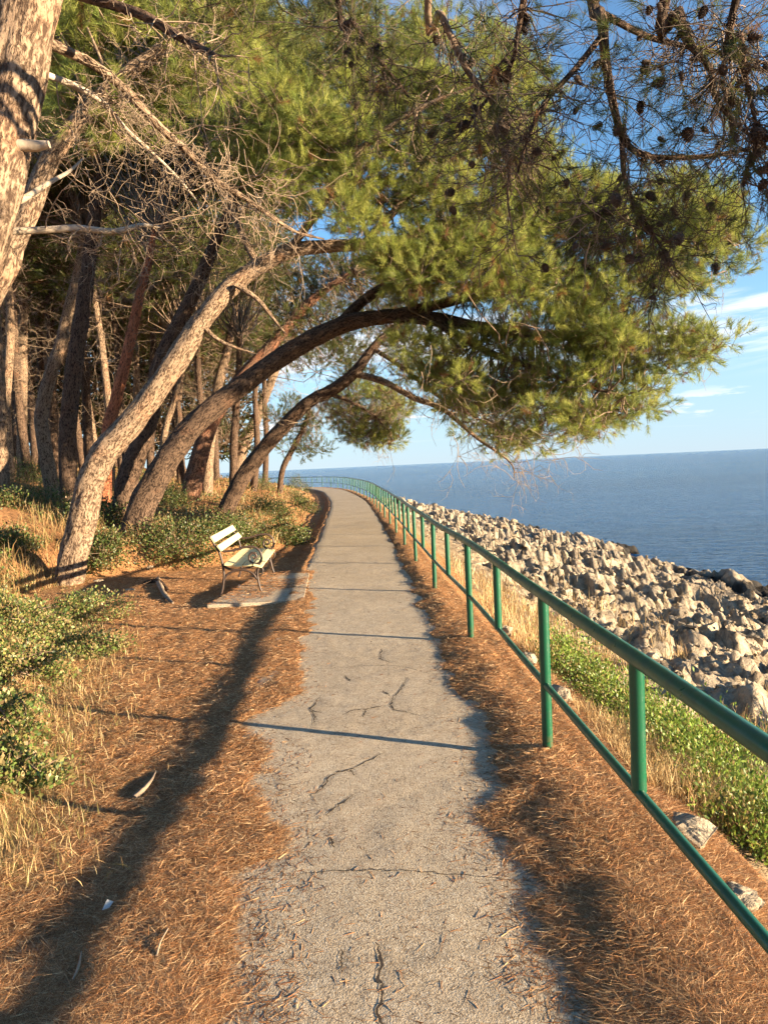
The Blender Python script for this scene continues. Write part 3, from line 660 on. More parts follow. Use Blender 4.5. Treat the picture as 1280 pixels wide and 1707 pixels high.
def tufts_mesh(name, P, D, tm, pal, r, parent, scale=(0.8, 1.3), dead=0.03):
    n = len(P); FR = frames(D, r); me = bpy.data.meshes.new(name); Pl = P - (np.array(parent.location) if parent is not None else 0)
    tone = pal[r.integers(len(pal), size=n)] * r.uniform(0.75, 1.25, (n, 1)); dd = r.random(n) < dead; tone[dd] = BROWN * r.uniform(0.7, 1.2, (dd.sum(), 1))
    me.vertices.add(n); me.vertices.foreach_set('co', np.ascontiguousarray(Pl, dtype=np.float32).ravel()); me.update()
    me.attributes.new('which', 'INT', 'POINT').data.foreach_set('value', r.integers(len(tm), size=n).astype(np.int32))
    me.attributes.new('size', 'FLOAT', 'POINT').data.foreach_set('value', r.uniform(*scale, n).astype(np.float32))
    a, b, c = FR[:, :, 0], FR[:, :, 1], FR[:, :, 2]; tr = a[:, 0] + b[:, 1] + c[:, 2]      # rotation matrix -> quaternion
    q = np.stack([np.sqrt(np.maximum(0, 1 + tr)), np.copysign(np.sqrt(np.maximum(0, 1 + a[:, 0] - b[:, 1] - c[:, 2])), b[:, 2] - c[:, 1]),
                  np.copysign(np.sqrt(np.maximum(0, 1 - a[:, 0] + b[:, 1] - c[:, 2])), c[:, 0] - a[:, 2]), np.copysign(np.sqrt(np.maximum(0, 1 - a[:, 0] - b[:, 1] + c[:, 2])), a[:, 1] - b[:, 0])], 1) / 2
    q /= np.linalg.norm(q, axis=1, keepdims=True); me.attributes.new('turn', 'QUATERNION', 'POINT').data.foreach_set('value', q.astype(np.float32).ravel())
    t4 = np.ones((n, 4), dtype=np.float32); t4[:, :3] = tone; me.attributes.new('Tone', 'FLOAT_COLOR', 'POINT').data.foreach_set('color', t4.ravel())
    me.materials.append(M_spray); o = link(bpy.data.objects.new(name, me), parent); md = o.modifiers.new('sprays', 'NODES'); md.node_group = spray_group(tm)
    return tag(o, kind='stuff')
def in_poly(p, poly):
    x, y = p; c = False; j = len(poly) - 1
    for i in range(len(poly)):
        if (poly[i][1] > y) != (poly[j][1] > y) and x < (poly[j][0] - poly[i][0]) * (y - poly[i][1]) / (poly[j][1] - poly[i][1]) + poly[i][0]: c = not c
        j = i
    return c
def poly_clumps(poly, d0, dsp, n, r):
    q = np.array(poly); lo, hi = q.min(0), q.max(0); out = []
    while len(out) < n:
        p = r.uniform(lo, hi)
        if in_poly(p, poly): out.append(at(p[0], p[1], d0 + dsp * (r.beta(2, 2) * 2 - 1)))
    return np.array(out)
def clump_tufts(C, rad, per, r, flat=0.55, up=0.45, out=0.9):
    P, D = [], []
    for c in C:
        n = max(3, int(per * r.uniform(0.6, 1.4))); v = r.normal(size=(n, 3)); v /= np.linalg.norm(v, axis=1, keepdims=True)
        R = rad * r.uniform(0.7, 1.3); k = r.uniform(0.35, 1.0, (n, 1)) ** 0.6
        P.append(c + v * k * R * np.array([1, 1, flat])); D.append(v * out + np.array([0, 0, up]) + r.normal(size=(n, 3)) * 0.35)
    return np.concatenate(P), np.concatenate(D)
def resample(L, k): return np.array([catmull(l, k) for l in L])
class Twigs:
    def __init__(s, k=5): s.L = []; s.R = []; s.k = k
    def add(s, pts, r0, r1): s.L.append(catmull(pts, s.k)); s.R.append(np.linspace(r0, r1, s.k))
    def walk(s, p, d, length, r0, r, wander=0.35, sag=0.0, kids=0, depth=1, ratio=0.55):
        d = d / (np.linalg.norm(d) + 1e-9); pts = [p]; n = 5
        for i in range(n):
            d = d + r.normal(size=3) * wander * 0.5 + np.array([0, 0, -sag]); d /= np.linalg.norm(d); pts.append(pts[-1] + d * length / n)
        s.add(pts, r0, r0 * 0.3)
        if depth > 0:
            for _ in range(kids):
                t = r.integers(1, n); s.walk(pts[t], (pts[t] - pts[t - 1]) + r.normal(size=3) * length / n * 0.8, length * ratio * r.uniform(0.6, 1.2), r0 * 0.6, r, wander, sag, kids, depth - 1, ratio)
        return np.array(pts)
    def build(s, name, material, parent, sides=4):
        if not s.L: return None
        V, F, U = tubes_arr(np.array(s.L), np.array(s.R), sides); return tag(mesh_np(name, V, F, material, parent, uvs=U, smooth=True), kind='stuff')
def connect(tw, skel, C, r, r0=0.02, sag=0.15):
    for c in C:
        d = np.linalg.norm(skel - c, axis=1) + r.uniform(0, 0.8, len(skel)); q = skel[np.argmin(d)]
        mid = (q + c) / 2 + r.normal(size=3) * 0.12 * np.linalg.norm(c - q); mid[2] -= sag * np.linalg.norm(c - q) * r.uniform(-0.3, 1)
        q3 = q + (mid - q) * 0.5 + r.normal(size=3) * 0.04; tw.add([q, q3, mid, (mid + c) / 2 + r.normal(size=3) * 0.06, c], r0, r0 * 0.3)
def barkbump(seed, amp):
    def fn(th, L, R):
        a = vnoise(np.cos(th) * 4 + 20 + 0 * L, L * 7 + np.sin(th) * 4 + 0 * R, seed) - 0.5
        b = vnoise(th * 4.5 + 0 * L, L * 5 + 0 * th, seed + 3) - 0.5
        c = vnoise(np.cos(th) * 1.3 + 9 + 0 * L, L * 1.6 + np.sin(th) * 1.3, seed + 7) - 0.5
        return 1 + amp * (a * 0.9 + b * 0.8 + c * 1.5)
    return fn
def trunk_world(px, base, d_off=None):
    """photo polyline -> world points; the first lies on the land, the others share its distance (plus a lean in depth)"""
    y0 = base[1]; out = [base]
    for i, p in enumerate(px[1:]): out.append(at(p[0], p[1], y0 + (d_off[i + 1] if d_off else 0)))
    return np.array(out)
def tree(name, label, px, wpx, material, base=None, d_off=None, sides=14, k=50, amp=0.10, group=None, extra=()):
    b = on_land(*px[0]) if base is None else np.array(base, float)
    W = trunk_world(px, b, d_off); b0 = W[0].copy()
    t = empty(name, b0, label, 'tree', group)
    R = np.interp(np.linspace(0, 1, len(px)), np.linspace(0, 1, len(wpx)), wpx) / 2 * W[:, 1] / 1280
    W2 = np.vstack([W[0] - (W[1] - W[0]) / (np.linalg.norm(W[1] - W[0]) + 1e-9) * 0.35, W]); R2 = np.concatenate([[R[0] * 1.35], R])
    tube_obj('trunk', W2, R2, material, t, sides, k, barkbump(len(px) * 3 + int(px[0][0]), amp))
    return t, W, R
def limb(t, pts, w, material, sides=8, k=22, amp=0.12, name='branch'):
    tube_obj(name, pts, np.array(w), material, t, sides, k, barkbump(int(abs(pts[0][0]) * 50), amp)); return np.array(catmull(pts, 24))
P2 = lambda l, d: [at(x, y, d[i] if hasattr(d, '__len__') else d) for i, (x, y) in enumerate(l)]
TRI = [0]
def finish(t, skel, C, rad, per, r, tm=TUFTS, pal=GREENS, r0=0.02, dead_n=0, dead_len=0.8, sides=3, flat=0.55, dead=0.03, scale=(0.8, 1.3), up=0.45, deadmat=M_dead, wts=True):
    P, D = clump_tufts(C, rad, per, r, flat, up); tufts_mesh('foliage', P, D, tm, pal, r, t, scale, dead)
    tw = Twigs(); connect(tw, skel, C, r, r0)
    for c in C:
        for _ in range(2): tw.walk(c, r.normal(size=3) + np.array([0, 0, 0.2]), rad * r.uniform(0.7, 1.3), r0 * 0.35, r, 0.5, 0, 1, 1)
    tw.build('boughs', M_twig, t, sides)
    if dead_n:
        dw = Twigs()
        for _ in range(dead_n):
            p = skel[r.integers(len(skel))]; dw.walk(p + r.normal(size=3) * 0.05, r.normal(size=3) * np.array([1, 0.8, 0.7]) + np.array([0.4, 0, -0.25]), dead_len * r.uniform(0.4, 1.3), 0.006 * (0.7 + p[1] / 25), r, 0.8, 0.05, 3, 2)
        dw.build('dead_twigs', deadmat, t, 3)
    TRI[0] += len(P)

# ------------------------------------------------------------------ pines along the path
# B: the pale leaning pine by the bench
r = np.random.default_rng(11)
B, Bw, Br = tree('pine_tree', 'tan-barked pine rooted left of the bench, curving over the path', [(113, 974), (133, 885), (163, 775), (230, 690), (300, 592), (345, 524), (385, 477), (432, 442), (480, 418), (540, 411), (605, 407), (680, 395), (760, 360)],
                 [50, 45, 43, 39, 36, 33, 31, 28, 25, 21, 18, 14, 8], M_bark, d_off=[0, 0, 0, .1, .2, .3, .4, .5, .6, .7, .8, .9, 1.2], sides=40, k=150, amp=0.14)
dB = Bw[0][1]
bl = [limb(B, P2([(430, 443), (400, 380), (380, 300), (400, 220), (470, 150), (560, 110)], [dB + .5, dB + .5, dB + .7, dB + 1, dB + 1.2, dB + 1.5]), [.07, .06, .05, .045, .04, .02], M_bark),
      limb(B, P2([(480, 418), (540, 340), (600, 250), (700, 180), (800, 140)], [dB + .6, dB + .3, dB, dB - .3, dB - .5]), [.07, .06, .05, .04, .02], M_bark),
      limb(B, P2([(605, 407), (680, 330), (760, 270), (850, 230)], [dB + .8, dB + .9, dB + .8, dB + .6]), [.07, .055, .04, .02], M_bark),
      limb(B, P2([(340, 545), (362, 565), (390, 578), (428, 590)], dB + .2), [.045, .035, .028, .012], M_bark),
      limb(B, P2([(395, 475), (430, 500), (455, 530), (475, 555)], dB + .2), [.05, .04, .028, .015], M_bark)]
skB = np.vstack([catmull(Bw[7:], 40)] + bl[:3])
CB = poly_clumps([(330, 170), (420, 40), (640, 20), (860, 60), (930, 190), (930, 330), (905, 440), (800, 470), (640, 455), (600, 380), (500, 350), (400, 300)], dB + 1.5, 2.2, 310, r)
finish(B, skB, CB, 0.40, 38, r, dead_n=70, dead_len=0.9)

# C: the dark leaning pine
r = np.random.default_rng(12)
C, Cw, Cr = tree('pine_tree', 'dark-barked pine with the longest arch, reaching low across the path', [(222, 886), (248, 822), (290, 752), (340, 692), (400, 646), (460, 601), (520, 565), (575, 540), (640, 528), (720, 531), (800, 545), (880, 556), (980, 560)],
                 [46, 42, 38, 35, 33, 31, 30, 28, 25, 22, 18, 14, 7], M_bark_dark, d_off=[0, 0, 0, 0, .1, .2, .2, .2, .2, .2, .1, 0, -.2], sides=36, k=140, amp=0.14)
dC = Cw[0][1]
cl_ = [limb(C, P2([(560, 546), (620, 490), (700, 450), (800, 400), (920, 370), (1060, 350)], [dC + .2, dC + .5, dC + .8, dC + 1, dC + 1, dC + .8]), [.12, .10, .085, .07, .05, .025], M_bark_dark),
       limb(C, P2([(640, 528), (760, 500), (880, 470), (1000, 440), (1130, 420), (1220, 405)], [dC + .2, dC, dC - .4, dC - .8, dC - 1, dC - 1.1]), [.11, .09, .07, .055, .035, .015], M_bark_dark),
       limb(C, P2([(720, 531), (800, 580), (880, 610), (960, 640), (1040, 660)], [dC + .2, dC - .4, dC - .9, dC - 1.2, dC - 1.3]), [.09, .07, .05, .035, .015], M_bark_dark),
       limb(C, P2([(860, 560), (950, 563), (1000, 562), (1100, 560), (1190, 565)], [dC, dC - .5, dC - .6, dC - .7, dC - .7]), [.07, .055, .045, .03, .012], M_bark)]
skC = np.vstack([catmull(Cw[8:], 40)] + cl_)
CC = np.vstack([poly_clumps([(640, 440), (760, 380), (900, 310), (1040, 290), (1180, 310), (1262, 395), (1235, 450), (1140, 490), (1030, 510), (900, 520), (760, 500), (660, 500)], dC - 0.2, 2.2, 230, r),
                poly_clumps([(880, 540), (1000, 520), (1110, 540), (1205, 558), (1190, 580), (1110, 640), (1080, 685), (980, 725), (880, 760), (820, 730), (860, 640)], dC - 0.5, 1.6, 120, r),
                poly_clumps([(640, 540), (880, 540), (880, 640), (840, 720), (780, 690), (700, 610)], dC, 1.8, 40, r)])
finish(C, skC, CC, 0.38, 32, r, r0=0.022, dead_n=170, dead_len=1.1, deadmat=M_twig, dead=0.07)

tw = Twigs(6)
for _ in range(95):
    bx = r.uniform(690, 960); p = at(bx, np.interp(bx, [690, 800, 900, 960], [600, 690, 700, 690]) + r.normal() * 28, dC - 0.5 + r.normal() * .7); tw.walk(p, np.array([0.6, -0.1, -0.35]) + r.normal(size=3) * 0.45, r.uniform(0.5, 1.2), 0.0075, r, 0.7, 0.05, 3, 1)
tw.build('dead_twigs', M_dead, C, 3)
# D: third leaning pine with the pale drooping limb
r = np.random.default_rng(13)
D, Dw, Dr = tree('pine_tree', 'slimmer dark pine leaning to the path behind the bench, with a pale drooping limb', [(372, 861), (402, 800), (442, 745), (490, 692), (520, 667), (560, 646), (592, 620), (618, 585), (636, 565), (690, 520)],
                 [28, 26, 24, 22, 20, 19, 17, 14, 12, 7], M_bark_dark, d_off=None, sides=28, k=110, amp=0.13)
dD = Dw[0][1]
dl = [limb(D, P2([(590, 622), (640, 636), (690, 663), (740, 683), (795, 730), (850, 770), (858, 800)], [dD, dD - .3, dD - .6, dD - .9, dD - 1.2, dD - 1.4, dD - 1.5]), [.09, .085, .075, .06, .045, .025, .01], M_bark),
      limb(D, P2([(622, 580), (680, 620), (730, 660), (800, 700), (880, 740)], [dD, dD - .2, dD - .4, dD - .8, dD - 1]), [.06, .05, .04, .03, .012], M_bark_dark),
      limb(D, P2([(520, 667), (560, 660), (620, 690), (650, 720)], [dD, dD + .6, dD + 1.2, dD + 1.6]), [.06, .05, .035, .015], M_bark_dark)]
skD = np.vstack([catmull(Dw[6:], 20)] + dl)
CD = np.vstack([poly_clumps([(640, 560), (800, 600), (880, 700), (900, 750), (840, 770), (770, 710), (690, 650)], dD - .5, 1.3, 45, r),
                poly_clumps([(540, 660), (620, 640), (680, 670), (655, 705), (660, 745), (610, 745), (560, 700)], dD + 2.2, 1.5, 60, r)])
finish(D, skD, CD, 0.42, 28, r, dead_n=150, dead_len=1.3, dead=0.10)

# B2 : dark trunk beside C
r = np.random.default_rng(14)
T2, w2, _ = tree('pine_tree', 'dark curved pine sharing its foot with the long-arched pine', [(206, 862), (212, 800), (238, 730), (253, 678), (268, 605), (300, 537), (328, 478), (352, 420), (385, 350), (430, 280)], [36, 36, 33, 30, 27, 25, 23, 20, 16, 9], M_bark_dark, base=on_land(214, 876) + np.array([-0.25, 0.35, 0]), sides=28, k=110)
d2 = w2[0][1]; finish(T2, catmull(w2[5:], 30), poly_clumps([(200, 60), (420, 20), (560, 160), (600, 340), (480, 370), (380, 280), (240, 230)], d2 + 2.5, 2.0, 110, r), 0.5, 30, r, dead_n=60, dead_len=1.2)
# G : pink trunk behind C
r = np.random.default_rng(15)
G, gw, _ = tree('pine_tree', 'pinkish-red pine trunk crossing behind the long-arched dark pine', [(316, 832), (331, 768), (347, 716), (374, 668), (402, 630), (440, 590), (472, 553), (520, 500), (590, 450)], [34, 30, 27, 25, 23, 21, 18, 14, 8], M_bark_pink, sides=22, k=80)
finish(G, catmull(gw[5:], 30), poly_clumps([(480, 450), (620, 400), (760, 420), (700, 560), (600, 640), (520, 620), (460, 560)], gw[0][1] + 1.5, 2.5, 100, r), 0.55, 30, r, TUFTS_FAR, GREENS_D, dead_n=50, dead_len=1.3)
mids = [
    ('slender pine with a lit upper trunk, between the pink trunk and the thin dark one', [(345, 826), (348, 760), (355, 690), (364, 640), (378, 587), (393, 517), (402, 450)], [19, 18, 17, 16, 14, 12, 8], M_bark, (300, 250, 470, 390)),
    ('tan pine standing just left of the slimmer leaning pine by the bench', [(396, 802), (404, 752), (428, 695), (446, 650), (462, 612), (490, 560)], [19, 18, 17, 15, 12, 7], M_bark, (400, 430, 620, 600)),
    ('thin dark pine trunk between the lit slender pine and the tan one', [(386, 792), (390, 735), (393, 690), (397, 630), (400, 560)], [13, 13, 12, 11, 8], M_bark_dark, (330, 380, 460, 490)),
    ('small far pine by the path bend, bent towards the sea', [(466, 822), (472, 780), (490, 745), (505, 716), (514, 690), (520, 660)], [10, 9.5, 9, 8, 7, 4], M_bark_dark, (440, 640, 545, 770)),
    ('thin bright orange pine trunk behind the tan leaning pine', [(168, 772), (180, 725), (195, 660), (212, 592), (231, 500), (246, 440), (258, 380)], [21, 20, 19, 18, 15, 13, 8], M_bark_red, (140, 130, 400, 320)),
    ('straight dark pine with a pale bark patch left of the orange trunk', [(113, 806), (113, 735), (119, 650), (131, 565), (144, 480), (152, 400), (162, 320), (172, 240), (190, 150)], [30, 28, 27, 26, 24, 22, 20, 18, 9], M_bark_dark, (60, 20, 330, 250)),
    ('kinked tan pine left of the straight dark trunk', [(86, 787), (73, 735), (69, 690), (84, 625), (100, 580), (110, 535), (130, 450), (140, 380)], [24, 23, 22, 22, 20, 18, 14, 8], M_bark, (0, 130, 220, 330)),
    ('pine trunk cut off by the left border at eye height', [(2, 792), (0, 720), (-4, 620), (-10, 520), (-10, 400), (0, 300)], [24, 22, 22, 20, 18, 10], M_bark, (-120, 80, 120, 290)),
    ('slim leaning pine right of the curved dark trunk, deep in the wood', [(262, 778), (275, 720), (290, 670), (303, 620), (310, 560)], [12, 11, 10, 9, 6], M_bark, (240, 370, 380, 480)),
]
for i, (lab, px, w, mt, box) in enumerate(mids):
    r = np.random.default_rng(30 + i)
    dm = {2: 27.0, 4: 16.5, 5: 17.5, 6: 20.0, 7: 17.0, 8: 25.0}.get(i); bse = None
    if dm: bse = at(px[0][0], px[0][1], dm); bse[2] = hz(bse[0], bse[1])
    t, tw_, _ = tree('pine_tree', lab, px, w, mt, base=bse, sides=16, k=60)
    d = tw_[0][1]; x0, y0, x1, y1 = box
    C_ = poly_clumps([(x0, y0), (x1, y0), (x1, y1), (x0, y1)] if i != 3 else [(440, 690), (500, 650), (545, 700), (540, 745), (520, 765), (470, 750)], d + (1.8 if i != 3 else 0), 2.4 if i != 3 else 1.2, (130 if 4 <= i <= 7 else 80) if i != 3 else 34, r)
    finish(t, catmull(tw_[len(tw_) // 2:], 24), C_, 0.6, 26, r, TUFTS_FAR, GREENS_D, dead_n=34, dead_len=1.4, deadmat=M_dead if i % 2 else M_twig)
# back wood: thin trunks one can tell apart
r = np.random.default_rng(50)
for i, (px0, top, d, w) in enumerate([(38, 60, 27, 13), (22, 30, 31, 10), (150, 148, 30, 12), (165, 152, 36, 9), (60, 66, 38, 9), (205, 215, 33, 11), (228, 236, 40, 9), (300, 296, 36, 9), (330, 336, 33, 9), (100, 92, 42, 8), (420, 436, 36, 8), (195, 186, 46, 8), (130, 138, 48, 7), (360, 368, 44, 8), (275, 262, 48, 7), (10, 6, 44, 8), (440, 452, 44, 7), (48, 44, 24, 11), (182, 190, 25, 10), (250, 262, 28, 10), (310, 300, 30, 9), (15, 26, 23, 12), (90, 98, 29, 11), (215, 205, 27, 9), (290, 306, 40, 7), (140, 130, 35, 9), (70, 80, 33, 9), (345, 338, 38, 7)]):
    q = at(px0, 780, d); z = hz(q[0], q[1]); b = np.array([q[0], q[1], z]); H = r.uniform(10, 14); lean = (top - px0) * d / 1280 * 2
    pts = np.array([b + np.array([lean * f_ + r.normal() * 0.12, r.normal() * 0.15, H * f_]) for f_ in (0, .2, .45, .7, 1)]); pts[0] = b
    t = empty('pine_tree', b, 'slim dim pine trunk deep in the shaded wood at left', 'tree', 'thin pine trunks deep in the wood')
    W_ = w * d / 1280 / 2 * 1.3; tube_obj('trunk', np.vstack([b - [0, 0, .3], pts]), np.array([1.25, 1.15, 1, .85, .65, .3]) * W_, [M_bark_dark, M_bark][i % 3 == 0], t, 12, 40, barkbump(i, 0.12))  # darker bark on most of these trunks carries the wood's shade in its colour
    skl = catmull(pts[1:], 20)
    C_ = np.array([b + [lean * .7 + r.normal() * 1.7, r.normal() * 1.6, r.uniform(0.58, 1.08) * H] for _ in range(56)])
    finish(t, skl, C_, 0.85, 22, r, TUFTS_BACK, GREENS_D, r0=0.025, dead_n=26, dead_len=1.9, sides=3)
# far wood: thicket mass behind everything at left
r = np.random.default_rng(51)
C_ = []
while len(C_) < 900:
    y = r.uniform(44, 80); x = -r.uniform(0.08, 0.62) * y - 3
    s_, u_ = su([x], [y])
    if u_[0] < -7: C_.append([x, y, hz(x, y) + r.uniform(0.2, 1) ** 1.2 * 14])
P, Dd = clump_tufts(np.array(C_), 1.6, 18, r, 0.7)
o = tufts_mesh('far_wood', P, Dd, [tuft_tmpl(70, 9, 0.55, 0.5, 0.075)], GREENS_D * 0.5, r, None, (0.8, 1.4)); tag(o, 'dark mass of pine wood far behind the trunks at left', 'wood')  # greens halved: the canopy's shade is put into the needle colour

# P : trunk from the left border, mid distance
r = np.random.default_rng(60)
bP = np.array([-6.3, 7.6, 0]); bP[2] = hz(*bP[:2])
Pt, pw, _ = tree('pine_tree', 'pine leaning in from the left border, crossing behind the nearest trunk', [(-300, 900), (-120, 640), (0, 470), (26, 402), (50, 350), (80, 272), (110, 226), (165, 165), (215, 120), (280, 70), (340, 10)], [46, 42, 36, 34, 33, 31, 28, 26, 24, 18, 9], M_bark, base=bP, sides=30, k=110)
finish(Pt, catmull(pw[5:], 30), poly_clumps([(60, -60), (420, -80), (420, 60), (330, 180), (230, 230), (120, 200)], 8.6, 1.5, 90, r), 0.36, 30, r, dead_n=60, dead_len=0.9)
# A : nearest trunk, upper left
r = np.random.default_rng(61)
bA = np.array([-3.1, 3.9, 0]); bA[2] = hz(*bA[:2])
A, aw, _ = tree('pine_tree', 'nearest pine, thick tan trunk filling the upper left corner', [(-420, 1200), (-200, 760), (-52, 430), (-2, 250), (28, 110), (52, 0), (78, -120), (120, -260)], [108, 100, 96, 94, 90, 86, 78, 60], M_bark, base=bA, d_off=[0, .1, .25, .35, .4, .4, .4, .4], sides=48, k=170, amp=0.13)
dA = 4.3
al = [limb(A, P2([(62, 62), (105, 82), (160, 110), (210, 150), (260, 205), (310, 250), (360, 300), (400, 325), (440, 352), (490, 385), (540, 398)], np.linspace(dA, dA + 1.6, 11)), [.030, .028, .027, .026, .025, .023, .021, .018, .015, .012, .006], M_bark, k=60),
      limb(A, P2([(48, 110), (80, 125), (120, 140), (165, 165), (185, 185), (215, 220), (250, 250), (300, 300), (340, 350)], np.linspace(dA, dA + 1.2, 9)), [.02, .019, .018, .017, .015, .013, .011, .009, .005], M_deadwood, k=50),
      limb(A, P2([(95, -20), (180, 5), (240, 25), (300, 60), (345, 85), (360, 92)], np.linspace(dA + .2, dA - .4, 6)), [.03, .028, .026, .023, .018, .008], M_bark_dark, k=40),
      limb(A, P2([(-60, 388), (0, 386), (70, 383), (130, 380), (190, 385), (235, 375), (268, 378)], np.linspace(dA, dA + .5, 7)), [.024, .023, .021, .02, .018, .014, .006], M_deadwood, k=40),
      limb(A, P2([(-10, 245), (30, 242), (60, 243), (82, 240)], dA - .1), [.035, .034, .03, .02], M_deadwood, k=20),
      limb(A, P2([(0, 350), (40, 330), (80, 305), (115, 285), (140, 262)], [dA, dA, dA + .1, dA + .2, dA + .3]), [.022, .018, .014, .010, .004], M_deadwood, k=24)]
tw = Twigs(8); skA = np.vstack([l[3:] for l in al[:4]])
for _ in range(90):
    p = skA[r.integers(len(skA))]; tw.walk(p, np.array([0.9, 0.1, -0.6]) + r.normal(size=3) * 0.6, r.uniform(0.2, 0.6), 0.005, r, 0.95, 0.06, 3, 2)
tw.build('dead_twigs', M_dead, A, 3)
tw = Twigs(8)
for bx, by, n_ in ((400, 300, 16), (350, 260, 10), (440, 350, 16), (300, 330, 8), (200, 300, 8), (170, 160, 6)):
    for _ in range(n_):
        p = at(bx + r.normal() * 35, by + r.normal() * 30, dA + 1.2 + r.normal() * .4); tw.walk(p, np.array([0.7, 0, -0.75]) + r.normal(size=3) * 0.5, r.uniform(0.25, 0.6), 0.0042, r, 0.9, 0.05, 3, 1)
tw.build('dead_twigs', M_dead, A, 3)
at_ = limb(A, P2([(88, -70), (200, -60), (330, -50), (480, -40), (640, -30)], np.linspace(4.6, 5.8, 5)), [.05, .04, .03, .02, .008], M_bark)
finish(A, at_, poly_clumps([(180, -120), (640, -160), (700, 40), (560, 90), (420, 60), (300, 20)], 5.6, 1.0, 34, r), 0.24, 20, r, [tuft_tmpl(90 + i, 50, 0.12, 0.08, 0.0026) for i in range(4)], GREENS_D, r0=0.008, up=0.1)

# ------------------------------------------------------------------ Q : pine overhead, whose cone-laden branches hang in at the top right
r = np.random.default_rng(62)
bQ = np.array([-3.6, -2.4, 0]); bQ[2] = hz(*bQ[:2])
Q = empty('pine_tree', bQ, 'overhanging pine whose dark cone-laden branches fill the top right', 'tree')
qt = np.array([bQ, [-3.2, -2.2, 1.6], [-2.2, -1.4, 3.0], [-0.8, -0.4, 4.7], [0.6, 0.8, 5.5], [2.0, 2.0, 5.7], [3.3, 2.9, 5.7]])
tube_obj('trunk', np.vstack([bQ - [0, 0, .3], qt]), np.array([.26, .22, .2, .17, .14, .11, .07, .03]), M_bark_dark, Q, 24, 90, barkbump(4, .12))
ql = []
def qlimb(pts, d, w, mt=M_bark_dark, root=None):
    P = P2(pts, d)
    if root is not None: P = [np.array(root)] + P
    ql.append(limb(Q, P, np.array(w), mt, 8, 40, .1)); return ql[-1]
qlimb([(1000, -120), (1004, 30), (1012, 120), (1026, 190), (1040, 232), (1070, 258), (1120, 262), (1180, 260), (1250, 248), (1320, 240)], np.linspace(3.5, 3.7, 10), [.03, .028, .026, .022, .018, .016, .014, .012, .011, .009, .004], root=(0.9, 1.1, 5.55))
qlimb([(1036, 225), (1040, 290), (1058, 340), (1088, 388), (1112, 432)], np.linspace(3.55, 3.5, 5), [.012, .010, .008, .006, .003])
qlimb([(1120, -60), (1132, 20), (1145, 65), (1182, 112), (1192, 160), (1230, 208), (1300, 262)], np.linspace(3.3, 3.4, 7), [.026, .024, .022, .018, .015, .012, .009, .005], root=(1.5, 1.6, 5.65))
qlimb([(1002, 60), (962, 110), (905, 175), (880, 230), (862, 290)], np.linspace(3.5, 3.3, 5), [.014, .012, .010, .007, .003])
qlimb([(715, -60), (735, 20), (752, 60), (782, 122), (822, 172), (842, 222), (850, 282), (846, 332), (862, 425)], np.linspace(3.6, 3.9, 9), [.02, .018, .017, .016, .014, .012, .01, .008, .006, .003], root=(0.4, 0.65, 5.4), mt=M_twig)
qlimb([(880, -80), (870, 10), (862, 60), (850, 110), (800, 180), (760, 230)], np.linspace(3.4, 3.7, 6), [.018, .016, .014, .012, .01, .007, .003], root=(0.6, 0.8, 5.5))
qlimb([(560, -80), (590, 40), (640, 110), (680, 160), (700, 230)], np.linspace(3.7, 4.1, 5), [.018, .016, .013, .01, .007, .003], root=(0.1, 0.35, 5.2))
qlimb([(1240, -60), (1235, 60), (1245, 140), (1262, 230), (1240, 300)], np.linspace(3.1, 3.3, 5), [.018, .016, .013, .01, .006, .003], root=(1.7, 1.75, 5.67))
qlimb([(1000, 20), (1080, 60), (1160, 80), (1240, 95), (1330, 120)], np.linspace(3.6, 3.9, 5), [.016, .014, .012, .009, .004])
skQ = np.vstack([l[6:] for l in ql]); tw = Twigs(6); tips = []
for _ in range(560):
    p = skQ[r.integers(len(skQ))]; w_ = tw.walk(p, r.normal(size=3) * np.array([1, .9, .8]) + np.array([0, 0, -0.45]), r.uniform(0.18, 0.55), 0.0033, r, 0.7, 0.02, 2, 2, 0.6); tips.append(w_)
tw.build('twigs', M_twig_fine, Q, 3)
tw = Twigs()
for bx, by, d_, n_ in ((848, 250, 3.8, 40), (760, 40, 3.6, 16), (1210, 90, 3.3, 26), (1200, 160, 3.3, 14), (1000, 350, 3.5, 14), (830, 420, 3.9, 10)):
    for _ in range(n_):
        p = at(bx + r.normal() * 28, by + r.normal() * 40, d_ + r.normal() * .12); tw.walk(p, np.array([0.05, 0, -0.8]) + r.normal(size=3) * 0.45, r.uniform(0.14, 0.36), 0.0028, r, 0.4, 0.05, 2, 1)
tw.build('dead_twigs', M_dead, Q, 4)
TP = np.vstack([w_[2:] for w_ in tips]); TD = np.vstack([w_[2:] - w_[1:-1] for w_ in tips])
pick = r.permutation(len(TP))[:600]
tufts_mesh('foliage', TP[pick], TD[pick] / np.linalg.norm(TD[pick], axis=1, keepdims=True) + r.normal(size=(len(pick), 3)) * .3, TUFTS_NEAR, GREENS_D, r, Q, (0.7, 1.2), 0.06)
# unseen sea-side crown, added to shade the branches hanging in at top right
CQ = np.array([[r.uniform(2.6, 8.5), r.uniform(-3.0, 2.1), r.uniform(2.9, 3.9)] for _ in range(110)])
skq2 = catmull([[0.6, 0.8, 5.5], [2.4, 0.4, 4.7], [4.5, -0.2, 3.9], [7, -0.8, 3.5]], 30); limb(Q, [[0.6, 0.8, 5.5], [2.4, 0.4, 4.7], [4.5, -0.2, 3.9], [7, -0.8, 3.5]], [.1, .08, .05, .02], M_bark_dark)
finish(Q, skq2, CQ, 0.45, 22, r, TUFTS_FAR, GREENS_D, r0=0.016)
